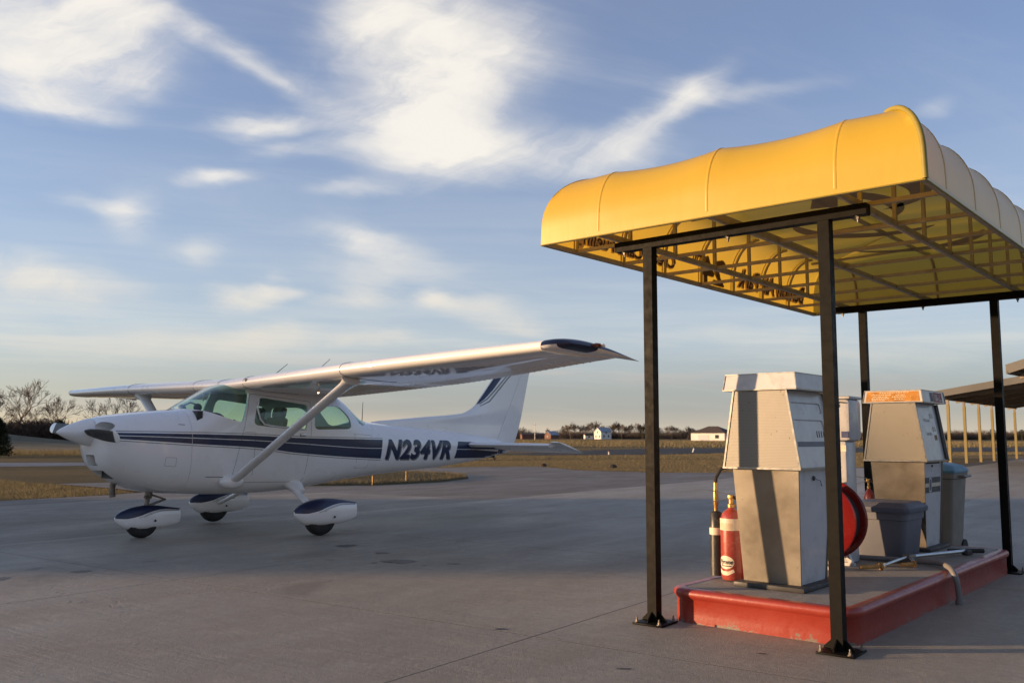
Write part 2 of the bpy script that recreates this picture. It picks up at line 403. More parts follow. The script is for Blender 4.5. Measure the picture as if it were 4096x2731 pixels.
M['concrete'] = concrete_mat('apron_concrete', (.328, .292, .236))
M['concrete_far'] = concrete_mat('wedge_concrete', (.245, .212, .168))
M['asphalt'] = concrete_mat('taxiway_asphalt', (.160, .130, .100))
M['runway'] = concrete_mat('runway_asphalt', (.075, .070, .066), .02, .4)
M['road'] = concrete_mat('pale_road', (.15, .15, .155))
M['edge_concrete'] = concrete_mat('pale_edge_concrete', (.36, .315, .26), .3, .5)
M['stain'] = simple('oil_stain', (.060, .050, .044), .55, var=.4, scale=9)
M['joint'] = simple('joint_filler', (.045, .04, .038), .9)
def grass_mat():
    m, nt = new_mat('dry_mown_grass'); t = NT(nt); g = t.node('ShaderNodeNewGeometry').outputs['Position']
    rot = t.mapping(g, rot=(0, 0, -R(18)))
    band = t.noise(.09, 5, .6, t.mapping(rot, scale=(.22, 1.0, 1)), .3)
    med = t.noise(.7, 6, .7, g); fine = t.noise(9, 5, .75, g)
    c = t.mix(t.ramp(band, .36, .62), (.085, .072, .030), (.30, .215, .105))
    c = t.mix(t.ramp(t.noise(.055, 4, .6, t.mapping(rot, scale=(.35, 1, 1)), .5), .42, .62), c, (.066, .064, .030))
    c = t.mix(t.ramp(med, .38, .68, 0, .55), c, (.20, .140, .062))
    c = t.mix(t.ramp(fine, .4, .72, 0, .55), c, (.055, .045, .020))
    nrm = t.bump(t.math('ADD', fine, t.math('MULTIPLY', t.noise(40, 3, .7, g), .6)), 1.0, .10)
    t.out(t.principled(c, .95, 0, nrm, 0, .1, .15)); return m
M['grass'] = grass_mat()
M['green_grass'] = simple('dull_green_grass', (.088, .074, .036), .95, var=.4, scale=.4, bump=.8, bscale=8)
def blade_mat(name, a, b):
    m, nt = new_mat(name); t = NT(nt); g = t.node('ShaderNodeNewGeometry').outputs['Position']
    c = t.mix(t.ramp(t.noise(1.6, 3, .6, g), .3, .7), a, b)
    d = t.principled(c, .8, 0, None, 0, .1, .2); tl = t.node('ShaderNodeBsdfTranslucent'); t.put(tl.inputs[0], c)
    mx = t.node('ShaderNodeMixShader'); mx.inputs[0].default_value = .3; t.L.new(d, mx.inputs[1]); t.L.new(tl.outputs[0], mx.inputs[2]); t.out(mx.outputs[0]); return m
M['blade_dry'] = blade_mat('dry_grass_blade', (.17, .135, .065), (.27, .215, .115))
M['bark'] = simple('grey_brown_bark', (.105, .075, .052), .9, var=.3, scale=3)
M['brush'] = simple('brown_brush', (.075, .045, .030), .95, var=.35, scale=2)
M['needle'] = blade_mat('dark_evergreen', (.016, .022, .011), (.036, .042, .019))
def red_curb():
    m, nt = new_mat('red_curb_paint'); t = NT(nt)
    c = t.mix(t.ramp(t.noise(2.2, 5, .6), .3, .7), (.26, .026, .013), (.30, .034, .018))
    wear = t.noise(15, 6, .72, dist=.5)
    z = t.node('ShaderNodeSeparateXYZ'); t.L.new(t.coord(), z.inputs[0])
    low = t.ramp(z.outputs[2], .0, .08, .20, 0.0)
    edge = t.ramp(t.math('ADD', wear, low), .69, .73)
    c = t.mix(edge, c, (.16, .13, .10)); c = t.mix(t.ramp(t.noise(4, 5, .7), .6, .8, 0, .35), c, (.15, .02, .012))
    t.out(t.principled(c, t.ramp(wear, .3, .7, .30, .55), 0, t.bump(t.noise(30, 5, .7), .25, .006), .25, .2)); return m
M['red_curb'] = red_curb()
M['island_top'] = concrete_mat('island_concrete', (.33, .305, .27))
def screen_mat():
    m, nt = new_mat('perforated_aluminium'); t = NT(nt); o = t.coord()
    s = t.node('ShaderNodeSeparateXYZ'); t.L.new(o, s.inputs[0])
    k = 2 * math.pi / .0115
    h = t.math('MULTIPLY', t.math('SINE', t.math('MULTIPLY', t.math('ADD', s.outputs[0], t.math('MULTIPLY', s.outputs[2], .58)), k)), t.math('SINE', t.math('MULTIPLY', t.math('SUBTRACT', s.outputs[0], t.math('MULTIPLY', s.outputs[2], .58)), k)))
    hole = t.ramp(h, .15, .55)
    c = t.mix(hole, (.20, .19, .168), (.13, .12, .105)); c = t.mix(t.ramp(t.noise(9, 5, .7), .62, .72, 0, .6), c, (.26, .19, .10))
    sp = t.math('MULTIPLY', t.ramp(t.voronoi(26), .10, .16, 1, 0), t.ramp(t.noise(5, 2, .5), .54, .60)); c = t.mix(t.math('MULTIPLY', sp, .75), c, (.07, .055, .035))
    nrm = t.bump(t.math('SUBTRACT', t.math('SUBTRACT', 1.0, hole), t.math('MULTIPLY', sp, 2.0)), .22, .002)
    nrm = t.bump(t.noise(4.5, 2, .5, dist=.4), .07, .02, nrm)
    t.out(t.principled(c, .5, .8, nrm)); return m
M['screen'] = screen_mat()
def steel_panel():
    m, nt = new_mat('brushed_stainless'); t = NT(nt); o = t.coord()
    br = t.noise(14, 5, .6, t.mapping(o, scale=(.6, .6, 9)))
    blot = t.noise(3.2, 5, .6); sc = t.noise(45, 4, .8, dist=1.2)
    c = t.mix(t.ramp(blot, .3, .7), (.140, .122, .098), (.235, .21, .175))
    c = t.mix(t.ramp(sc, .70, .76, 0, .6), c, (.55, .52, .46))
    sp = t.math('MULTIPLY', t.ramp(t.voronoi(22), .05, .09, 1, 0), t.ramp(t.noise(4, 2, .5), .52, .58)); c = t.mix(t.math('MULTIPLY', sp, .7), c, (.05, .04, .03))
    nrm = t.bump(blot, .05, .02)
    t.out(t.principled(c, t.ramp(blot, .3, .7, .38, .52), .9, nrm)); return m
M['steel'] = steel_panel()
M['pump_white'] = simple('pump_white_enamel', (.50, .485, .48), .4, var=.06, scale=5, bump=.04, coat=.3, dirt=(.25, .21, .17), dirt_amt=.45)
M['trim'] = simple('aluminium_trim', (.30, .285, .26), .33, .9, var=.15, scale=14)
M['pump_black'] = simple('pump_base_black', (.035, .032, .03), .6, var=.3, dirt=(.2, .16, .11), dirt_amt=.3)
M['dark_grey'] = simple('dark_grey_panel', (.05, .05, .052), .5)
M['window_dark'] = simple('dial_window', (.16, .14, .12), .25)
M['orange_plate'] = simple('faded_orange_plate', (.40, .165, .018), .45, .2, var=.3, scale=14, dirt=(.52, .38, .18), dirt_amt=.8)
M['ext_red'] = simple('extinguisher_red', (.29, .036, .020), .38, var=.12, scale=12, coat=.4, dirt=(.55, .30, .22), dirt_amt=.3)
M['label_cream'] = simple('cream_label', (.62, .52, .38), .55, var=.1, scale=14, dirt=(.4, .2, .1), dirt_amt=.3)
M['print_black'] = simple('black_print', (.02, .015, .012), .6)
M['print_brown'] = simple('brown_print', (.30, .17, .05), .6)
M['print_red'] = simple('red_print', (.33, .05, .04), .6)
M['print_white'] = simple('white_print', (.62, .6, .56), .6)
M['horn_black'] = simple('horn_black', (.020, .018, .014), .42, var=.3, scale=14, dirt=(.18, .12, .05), dirt_amt=.35)
M['brass'] = simple('worn_brass', (.42, .26, .09), .42, .8, var=.3, scale=30)
M['reel_red'] = simple('reel_red_paint', (.17, .008, .007), .25, var=.12, coat=.5)
M['tote_grey'] = simple('grey_blue_plastic', (.115, .118, .140), .5, var=.06, scale=3)
M['lid_blue'] = simple('blue_grey_lid', (.095, .102, .135), .5, var=.08, scale=3)
M['bin_tan'] = simple('tan_bin_plastic', (.20, .17, .135), .6, var=.08, scale=4)
M['bin_lid'] = simple('blue_bin_lid', (.10, .22, .30), .5, var=.15, scale=4)
M['grip'] = simple('worn_orange_grip', (.42, .21, .05), .6, var=.25, scale=30)
M['hose_grey'] = simple('grey_hose', (.17, .16, .155), .55, var=.15, scale=10)
M['yellow_post'] = simple('yellow_post_paint', (.22, .17, .06), .5, var=.1, scale=2)
M['roof_metal'] = simple('roof_sheet', (.12, .112, .098), .5, .2, var=.1, scale=.5)
M['roof_under'] = simple('roof_underside', (.26, .21, .16), .7, var=.15, scale=.5)
M['house_white'] = simple('white_siding', (.66, .62, .57), .7, var=.06, scale=1)
M['roof_brown'] = simple('brown_shingle', (.070, .048, .036), .9, var=.25, scale=2)
M['roof_blue'] = simple('blue_grey_roof', (.22, .27, .33), .6, var=.15, scale=.6)
M['brick_red'] = simple('red_barn', (.16, .075, .05), .85, var=.2, scale=1)
M['marker_white'] = simple('marker_white', (.7, .68, .65), .6)
M['rock'] = simple('dark_clod', (.045, .033, .022), .95, var=.4, bump=.6, bscale=12)
M['blue_sticker'] = simple('blue_sticker', (.012, .022, .10), .4)

# ------------------------------------------------------------------ the setting: ground, pavement, grass
def sheet(name, poly, z, mat, parent=None):
    mb = MB(); mb.add([(x, y, z) for x, y in poly], [tuple(range(len(poly)))]); o = mb.build(name, mat, parent, smooth=0, fix=False)
    if o.data.polygons[0].normal.z < 0: o.data.flip_normals()
    return o
def make_ground():
    n = 40; xs = [-3000, -900, -400] + [-200 + 20 * i for i in range(21)] + [400, 900, 3000]; ys = [-800, -200, -60] + [-20 + 20 * i for i in range(16)] + [400, 600, 1000, 3500]
    mb = MB(); V = [(x, y, -.045) for y in ys for x in xs]; w = len(xs)
    mb.add(V, [(j*w+i, j*w+i+1, (j+1)*w+i+1, (j+1)*w+i) for j in range(len(ys)-1) for i in range(w-1)])
    return tag(mb.build('ground', M['grass'], smooth=0), kind='structure')
make_ground()
tag(sheet('taxiway', [(-17.6, -6.3), (13.2, 36.2), (7.45, 31.8), (5.2, 31.6), (3.43, 32.65), (2.3, 33.9), (1.7, 36.2), (1.0, 37.8), (0, 37.6), (-2.55, 36.4), (-8, 33.4), (-10.2, 24.3),
                      (-11.55, 23.1), (-9.2, 21.2), (-8.0, 19.9), (-8.3, 18.9), (-9.59, 17.1), (-17, 7.8), (-26, -3)], -.020, M['asphalt']), kind='structure')
tag(sheet('concrete_wedge', [(-0.23, 17.45), (-2.02, 18.78), (-4.08, 19.87), (-7.2, 18.0), (-13.2, 9.2), (-11.3, 2.2)], -.014, M['concrete_far']), kind='structure')
tag(sheet('runway', [(2.0, 61.5), (9.62, 64.6), (17.56, 73), (60, 92), (140, 118), (140, 150), (60, 118), (23.89, 103), (16, 101), (9.3, 88.4), (3.5, 74), (-1, 66)], -.030, M['runway']), kind='structure')
tag(sheet('far_road', [(-60, 24), (-19.5, 36.2), (-17.0, 37.6), (-11, 40.5), (-11.5, 44), (-17.5, 42.5), (-21, 41.8), (-62, 30)], -.030, M['road']), kind='structure')

# the apron: a bed of joint filler with single concrete slabs on it
E1 = Vector((.584, .812)).normalized(); E2 = Vector((-E1.y, E1.x))
def qr(q, r): p = E1 * r + E2 * q; return (p.x, p.y)
apron = tag(sheet('apron', [qr(-60, -14), qr(-60, 80), qr(7.0, 80), qr(7.6, 60), qr(7.8, 48), qr(10.45, 37.6), qr(10.45, -14)], -.0005, M['joint']), kind='structure')
def slabs():
    G = .0045
    for i in range(10):
        q1 = 10.45 - 3.64 * i; q0 = q1 - 3.64
        for j in range(-4, 15):
            r0 = 4.64 + 3.66 * j; r1 = r0 + 3.66
            if i == 0 and r1 > 40: continue
            c = qr((q0 + q1) / 2, (r0 + r1) / 2)
            if c[1] < -2 or abs(c[0]) > .62 * c[1] + 4.5: continue
            z = 0.0
            cs = [(q0 + G, r0 + G), (q0 + G, r1 - G), (q1 - G, r1 - G), (q1 - G, r0 + G)]; b = .0006
            ci = [(q0 + G + b, r0 + G + b), (q0 + G + b, r1 - G - b), (q1 - G - b, r1 - G - b), (q1 - G - b, r0 + G + b)]
            V = [(*qr(*p), -.03) for p in cs] + [(*qr(*p), -.0006 + z) for p in cs] + [(*qr(*p), z) for p in ci]
            F = [(8, 9, 10, 11)] + [(k, (k+1) % 4, 4 + (k+1) % 4, 4 + k) for k in range(4)] + [(4 + k, 4 + (k+1) % 4, 8 + (k+1) % 4, 8 + k) for k in range(4)]
            MB().add(V, F).build('concrete_slab', M['concrete'], apron, smooth=0)
slabs()
tag(sheet('pavement_edge', [qr(10.36, -12), qr(10.36, 37.5), qr(10.50, 37.5), qr(10.50, -12)], .0012, M['edge_concrete']), kind='structure')
def stain(u, v, w, h, seed):
    rnd = random.Random(seed); a, b = u - 2048, -(v - 1365.5); d = Vector((a, FPX * math.cos(PITCH) - b * math.sin(PITCH), FPX * math.sin(PITCH) + b * math.cos(PITCH))); t = -CAMH / d.z; c = d * t
    P = [(c.x + w * math.cos(k) * rnd.uniform(.6, 1.1), c.y + h * math.sin(k) * rnd.uniform(.6, 1.1)) for k in [2 * math.pi * i / 18 for i in range(18)]]
    sheet('oil_stain', P, .0016, M['stain'], apron)
for i, (u, v, w, h) in enumerate(((1600, 2246, .19, .16), (1390, 2184, .13, .16), (1530, 2213, .09, .10), (1818, 2255, .08, .05), (1500, 2252, .035, .05), (1560, 2250, .03, .03), (1700, 2262, .03, .02), (330, 2290, .10, .10), (5, 2320, .08, .12), (2010, 2515, .05, .03), (2500, 2672, .045, .02), (3050, 2610, .03, .02))): stain(u, v, w, h, i)
# large area of apron outside the frame, so that the place goes on
tag(sheet('apron_surround', [qr(-60, -14), qr(-60, 80), qr(-26, 80), qr(-26, -14)], -.0002, M['concrete']), kind='structure')

def in_poly(x, y, poly):
    c = False; n = len(poly)
    for i in range(n):
        x1, y1 = poly[i]; x2, y2 = poly[(i + 1) % n]
        if (y1 > y) != (y2 > y) and x < (x2 - x1) * (y - y1) / (y2 - y1) + x1: c = not c
    return c
ISLAND = [(-9.5, 23.4), (-7, 22.3), (-4.64, 22.5), (-3.22, 22.95), (-1.85, 24.6), (-1.25, 26.6), (-1.35, 28.2), (-1.9, 29.4), (-3.53, 31.0), (-6.0, 31.6), (-9.5, 31.0)]
def grass_island():
    pts = []; mb = MB(); c = (-5.2, 27); n = len(ISLAND)
    rings = []
    for s, z in ((1.0, -.018), (.93, .05), (.6, .09), (.2, .10)):
        rings.append([(c[0] + (x - c[0]) * s, c[1] + (y - c[1]) * s, z) for x, y in ISLAND])
    mb.loft(rings, cap=False); mb.add(rings[-1], [tuple(range(n))])
    return tag(mb.build('grass_verge', M['grass'], smooth=60), kind='structure')
grass_island()
def hill():
    mb = MB(); nx, ny = 60, 24; V = []
    for j in range(ny + 1):
        for i in range(nx + 1):
            x = -110 + 90 * i / nx; y = 66 + 60 * j / ny
            z = 2.3 * math.exp(-((x + 64) / 17) ** 2 - ((y - 92) / 11) ** 2) + 1.6 * math.exp(-((x + 95) / 18) ** 2 - ((y - 92) / 13) ** 2)
            V.append((x, y, z - .05 - (.02 if z < .03 else 0)))
    mb.add(V, [(j*(nx+1)+i, j*(nx+1)+i+1, (j+1)*(nx+1)+i+1, (j+1)*(nx+1)+i) for j in range(ny) for i in range(nx)])
    return tag(mb.build('hill', M['green_grass'], smooth=180), kind='structure')
hill()
def blades(name, poly, count, h0, h1, mat, z0=-.03, w=.006, seed=1, edge=None):
    rnd = random.Random(seed); xs = [p[0] for p in poly]; ys = [p[1] for p in poly]; V = []; F = []
    k = 0
    while k < count:
        x = rnd.uniform(min(xs), max(xs)); y = rnd.uniform(min(ys), max(ys))
        if not in_poly(x, y, poly): continue
        a = rnd.uniform(0, 6.283); h = rnd.uniform(h0, h1) * (0.6 + .8 * rnd.random() ** 2); ln = h * rnd.uniform(.1, .6); b = rnd.uniform(0, 6.283)
        dx, dy = math.cos(a) * w, math.sin(a) * w; z = z0
        o = len(V); V += [(x - dx, y - dy, z), (x + dx, y + dy, z), (x + math.cos(b) * ln, y + math.sin(b) * ln, z + h)]; F.append((o, o + 1, o + 2)); k += 1
    me = bpy.data.meshes.new(name); me.from_pydata(V, [], F); me.materials.append(mat)
    return tag(link(me, name, None, 0), kind='stuff')
blades('dry_grass', [(c[0]*.985-.08, c[1]*.985+.41) for c in ISLAND], 26000, .03, .10, M['blade_dry'], 0.03, .006, 3)
blades('mown_grass', [(-9.59, 17.3), (-8.45, 18.9), (-8.2, 19.8), (-9.2, 21.0), (-11.5, 22.9), (-14.5, 25.5), (-17, 26), (-14, 20)], 26000, .02, .07, M['blade_dry'], -.04, .006, 4)
blades('tall_grass', [(-62, 58), (-24, 55), (-20, 60), (-24, 64), (-62, 72)], 26000, .14, .42, M['blade_dry'], -.04, .012, 5)
blades('field_grass', [(2.3, 34.2), (5.2, 31.8), (7.5, 32), (13, 36.6), (22, 45), (20, 52), (4, 50), (-6, 44), (-6, 35.5), (0, 37.9)], 80000, .02, .07, M['blade_dry'], -.045, .005, 6)
blades('meadow_grass', [(-40, 108), (10, 104), (60, 122), (140, 156), (230, 300), (-60, 330)], 60000, .22, .50, M['blade_dry'], -.05, .045, 8)
blades('runway_verge_grass', [(-8, 46), (4, 51), (21, 53), (34, 66), (60, 88), (17.5, 72), (9.6, 63.8), (2, 60.5), (-8, 58)], 50000, .04, .10, M['blade_dry'], -.05, .009, 9)

# ------------------------------------------------------------------ the airplane (inches: x aft of the firewall datum, y starboard, z above ground)
IN = .0254
AX, AY, YAW = -4.2395, 11.0159, .825285
def I(x, y, z): return Vector((x * IN, y * IN, z * IN))
plane = thing('light_airplane', 'white high-wing light airplane with dark blue side stripes parked on the apron', 'airplane', (AX, AY, 0), YAW)
_st = [  # x, half width, z of widest point, top, bottom, upper exponent, lower exponent
    (-34.6, 8.0, 46.0, 52.6, 39.0, 2.1, 2.1), (-34.0, 11.0, 45.6, 54.0, 36.6, 2.2, 2.2), (-32.8, 13.8, 45.2, 55.0, 34.0, 2.3, 2.3), (-30.5, 16.3, 44.8, 55.9, 31.2, 2.4, 2.4),
    (-24, 18.7, 44.3, 57.0, 26.8, 2.45, 2.5), (-13.5, 20.2, 44, 58.3, 22.3, 2.5, 2.7), (-4, 20.9, 44, 59.2, 20.5, 2.55, 3.0), (4, 21.2, 44, 59.9, 20.0, 2.6, 3.2),
    (10, 21.4, 44, 63.4, 19.6, 2.6, 3.4), (16, 21.5, 44, 67.0, 19.2, 2.7, 3.6), (22, 21.6, 44, 70.4, 18.9, 2.9, 3.8), (27, 21.7, 44, 72.9, 18.8, 3.3, 3.9), (33, 21.8, 44, 74.4, 18.7, 4.0, 4.0),
    (42, 21.8, 44, 75.0, 18.7, 4.4, 4.0), (61, 21.8, 44, 74.8, 19.3, 4.4, 4.0), (76, 21.0, 44, 73.4, 20.6, 4.2, 3.8), (88, 19.5, 43.8, 71.2, 22.0, 3.8, 3.6), (94, 18.6, 43.5, 69.0, 22.7, 3.4, 3.4),
    (100, 17.7, 43.2, 65.6, 23.3, 3.0, 3.2), (106, 16.8, 42.9, 61.2, 23.8, 2.7, 3.0), (111, 16.2, 42.6, 57.9, 24.2, 2.5, 2.9), (116, 15.6, 42.4, 56.1, 24.6, 2.4, 2.8), (124, 14.7, 42.0, 55.2, 25.2, 2.35, 2.7),
    (156, 11.3, 41.0, 52.9, 27.2, 2.3, 2.5), (181, 8.6, 40.3, 51.0, 28.9, 2.3, 2.4), (197, 6.8, 39.9, 49.7, 30.4, 2.3, 2.3), (218, 4.3, 39.3, 47.5, 33.0, 2.2, 2.2), (230, 2.9, 38.8, 45.9, 35.0, 2.1, 2.1), (243, .8, 38.0, 40.0, 37.0, 2.0, 2.0)]
_F = [pchip([s[0] for s in _st], [s[k] for s in _st]) for k in range(1, 7)]
def sect(x): return [f(x) for f in _F]
def hw(x, z, off=0.0):
    w, zc, t, b, nt, nb = sect(x); h, n = (t - zc, nt) if z >= zc else (zc - b, nb)
    r = min(1.0, abs(z - zc) / max(h, .01)); return w * max(0.0, 1 - r ** n) ** (1 / n) + off
def ring(x, off=0.0, n=72, floor=None):
    w, zc, t, b, nt, nb = sect(x); w -= off; t -= off; b += off; P = []
    if floor is not None: b = max(b, floor)
    for k in range(n):
        a = 2 * math.pi * k / n; c, s = math.cos(a), math.sin(a); e = nt if s >= 0 else nb
        y = w * math.copysign(abs(c) ** (2 / e), c); z = zc + ((t - zc) if s >= 0 else (zc - b)) * math.copysign(abs(s) ** (2 / e), s)
        P.append(I(x, y, z))
    return P
def solid(x0, x1, off=0.0, step=2.5, floor=None):
    n = max(2, int(round((x1 - x0) / step))); mb = MB(); mb.loft([ring(x0 + (x1 - x0) * i / n, off, 72, floor) for i in range(n + 1)])
    me = bpy.data.meshes.new('s'); me.from_pydata(mb.v, [], mb.f); bm = bmesh.new(); bm.from_mesh(me); bmesh.ops.recalc_face_normals(bm, faces=bm.faces); bm.to_mesh(me); bm.free(); return me
def cutter(poly, y0, y1):
    mb = MB(); mb.prism(poly, lambda x, z, d: I(x, d, z), y0, y1); me = bpy.data.meshes.new('c'); me.from_pydata(mb.v, [], mb.f)
    bm = bmesh.new(); bm.from_mesh(me); bmesh.ops.recalc_face_normals(bm, faces=bm.faces); bm.to_mesh(me); bm.free(); return me
def rounded(poly, r=2.0, n=5):
    P = [Vector(p) for p in poly]; out = []
    for i, p in enumerate(P):
        a, b = P[i - 1], P[(i + 1) % len(P)]; da, db = (a - p), (b - p); k = min(r, da.length * .45, db.length * .45)
        s, e = p + da.normalized() * k, p + db.normalized() * k
        for j in range(n + 1):
            t = j / n; q = s * (1 - t) ** 2 + p * 2 * t * (1 - t) + e * t ** 2; out.append((q.x, q.y))
    return out
def set_mat(me, m): me.materials.clear(); me.materials.append(m); me.polygons.foreach_set('material_index', [0] * len(me.polygons)); return me
W_DOOR = rounded([(38.2, 66.4), (35.6, 52.6), (66.6, 49.9), (67.8, 63.2)], 3.0)
W_REAR = rounded([(71.6, 62.9), (71.8, 50.6), (98.6, 51.2), (97.0, 57.5), (89.5, 63.1)], 3.0)
W_FRONT = [(3.0, 60.15), (6.5, 59.9), (10.5, 59.3), (14.4, 58.3), (18.5, 56.9), (22.2, 55.6), (26, 54.5), (29.4, 54.0), (30.2, 55.4), (32.0, 62), (33.6, 67.6), (33.2, 69.6), (31.0, 71.3), (28.5, 78), (0, 80), (0, 60.15)]
W_BACK = [(95.0, 76), (94.4, 66.8), (100, 60.0), (105.6, 54.2), (108.0, 53.2), (111, 53.6), (114.2, 55.0), (118, 60), (104, 80)]
def build_fuselage():
    body = solid(4.12, 243.0); cav = solid(7.0, 118.0, 1.1, 3.0, 25.0)
    body = boolean(body, cav, 'DIFFERENCE')
    glass_shell = boolean(solid(3.0, 122.0, .12), solid(2.0, 123.0, .42), 'DIFFERENCE')
    wins = [('windshield', W_FRONT, -40, 40), ('rear_window', W_BACK, -40, 40), ('door_window', W_DOOR, -40, 0), ('door_window', W_DOOR, 0, 40), ('rear_side_window', W_REAR, -40, 0), ('rear_side_window', W_REAR, 0, 40)]
    for nm, poly, y0, y1 in wins:
        pane = boolean(glass_shell, cutter(poly, y0, y1), 'INTERSECT')
        link(set_mat(pane, M['glass']), nm, plane, 40)
    for poly in (W_FRONT, W_BACK, W_DOOR, W_REAR): body = boolean(body, cutter(poly, -40, 40), 'DIFFERENCE')
    fus = link(set_mat(body, M['white_paint']), 'fuselage', plane, 30)
    cow = solid(-34.6, 4.0, 0.0, 1.5)
    for s in (-1, 1):
        mb = MB(); mb.tube([I(-44, s * 9.2, 50.8), I(-26, s * 10.5, 50.4)], [2.9 * IN, 2.7 * IN], 20, sx=1.75, up=(0, 0, 1))
        c = bpy.data.meshes.new('c'); c.from_pydata(mb.v, [], mb.f); bm = bmesh.new(); bm.from_mesh(c); bmesh.ops.recalc_face_normals(bm, faces=bm.faces); bm.to_mesh(c); bm.free()
        cow = boolean(cow, c, 'DIFFERENCE')
    cow = boolean(cow, cutter(rounded([(-40, 38.6), (-40, 33.8), (-28.5, 33.8), (-28.5, 38.6)], .1), -5.5, 3.0), 'DIFFERENCE')
    cow = boolean(cow, cutter([(-40, 27.8), (-24.2, 27.8), (-24.2, 31.6), (-40, 31.6)], -6.5, 6.5), 'DIFFERENCE')
    cowl = link(set_mat(cow, M['white_paint']), 'cowling', plane, 35)
    return fus, cowl
fus, cowl = build_fuselage()
for s in (-1, 1):
    mb = MB(); mb.tube([I(-26.4, s * 10.4, 50.4), I(-26.1, s * 10.5, 50.4)], 2.75 * IN, 18, sx=1.75); mb.build('cooling_inlet', M['dark_interior'], cowl)
mb = MB(); mb.mm(I(-29.2, -5.4, 33.9), I(-28.6, 2.9, 38.5)); ll = mb.build('landing_light_bay', M['trim'], cowl)
mb = MB(); mb.lathe([(.1, 0), (1.2, .05), (1.9, .5), (2.0, 1.0)], 20, Matrix.Translation(I(-31.5, -1.6, 36.2)) @ Matrix.Rotation(R(90), 4, 'Y') @ Matrix.Scale(IN, 4)); mb.build('landing_light', M['aluminium'], ll)
mb = MB(); mb.mm(I(-25.2, -6.4, 27.9), I(-24.3, 6.4, 31.5)); mb.build('carburettor_air_filter', M['dark_interior'], cowl)

def drape(name, poly, mat, parent, off=.06, sides=(-1,), step=3.0, zstep=1.2):
    xs = [p[0] for p in poly]; zs = [p[1] for p in poly]
    for s in sides:
        me = poly_mesh(poly)
        map_mesh(me, lambda x, z: I(x, s * hw(x, z, off), z), list(np.arange(min(xs) + step, max(xs), step)), list(np.arange(min(zs) + zstep, max(zs), zstep)))
        me.materials.append(mat); o = link(me, name, parent, 180)
    return o
def strip(fn0, fn1, x0, x1, n=24):
    xs = [x0 + (x1 - x0) * i / n for i in range(n + 1)]; return [(x, fn0(x)) for x in xs] + [(x, fn1(x)) for x in reversed(xs)]
zt = pchip([-30, 5.8, 40, 60, 117, 128, 182, 243], [48.5, 48.1, 47.3, 46.4, 45.5, 45.3, 44.3, 43.2])
zm = pchip([-30, 5.8, 40, 60, 117, 128, 182, 243], [47.3, 46.2, 44.9, 43.6, 40.6, 40.5, 39.5, 38.6])
zl = pchip([-30, 5.8, 40, 60, 117, 128, 182, 243], [45.9, 43.5, 41.4, 38.9, 35.0, 34.6, 33.9, 33.6])
def stripes():
    for par, x0, x1 in ((cowl, -29.5, 3.9), (fus, 4.2, 122.5)):
        slant = 3.0 if par is fus else 0
        def cut(poly): return [(min(x, x1 - slant * .35 * (46 - z) / 11), z) for x, z in poly]
        for sd in ((-1, 1)):
            drape('stripe', cut(strip(zt, lambda x: zm(x) + .17, x0, x1)), M['blue_paint'], par, sides=(sd,))
            drape('stripe', cut(strip(lambda x: zm(x) - .17, zl, x0, x1)), M['blue_paint'], par, sides=(sd,))
            drape('pinstripe', cut(strip(lambda x: zt(x) + .95, lambda x: zt(x) + .62, x0, x1)), M['stripe_grey'], par, sides=(sd,))
            drape('pinstripe', cut(strip(lambda x: zl(x) - .62, lambda x: zl(x) - .98, x0, x1)), M['stripe_grey'], par, sides=(sd,))
    for sd in (-1, 1):
        for f0, f1 in ((zt, lambda x: zm(x) + .17), (lambda x: zm(x) - .17, zl)):
            a, b = f0(185), f1(185)
            poly = [(188.6 - (44.3 - z) * .30, z) for z in (a, b)]
            drape('stripe', [poly[0], (206, f0(206)), (229.5, f0(229.5) - 1.2), (229.5, f1(229.5)), (206, f1(206)), poly[1]], M['blue_paint'], fus, sides=(sd,))
        drape('stripe', strip(lambda x: 40.9 - (x - 230) * .17, lambda x: 35.6 + (x - 230) * .13, 229.8, 242.2, 6), M['blue_paint'], fus, sides=(sd,))
stripes()
def registration():
    for sd in (-1, 1):
        for dx, dz, off, mat, nm in ((.75, -.75, .05, M['stripe_grey'], 'registration_shadow'), (0, 0, .11, M['blue_paint'], 'registration_lettering')):
            me = text_mesh('N234VR', 1.0, .0, .045, space=1.08)
            x0 = min(v.co.x for v in me.vertices); x1 = max(v.co.x for v in me.vertices); y0 = min(v.co.y for v in me.vertices); y1 = max(v.co.y for v in me.vertices)
            for v in me.vertices:
                t = (v.co.x - x0) / (x1 - x0); h = (v.co.y - y0) / (y1 - y0)
                z = 34.2 + 11.6 * h - t * .8
                v.co.x = (124.6 + 57.0 * t + 2.9 * h if sd < 0 else 184.5 - 57.0 * t + 2.9 * (h - 1)) + dx; v.co.y = z + dz
            map_mesh(me, lambda x, z: I(x, sd * hw(x, z, off), z), None, list(np.arange(34, 46.5, .9)))
            me.materials.append(mat); link(me, nm, fus, 180)
registration()
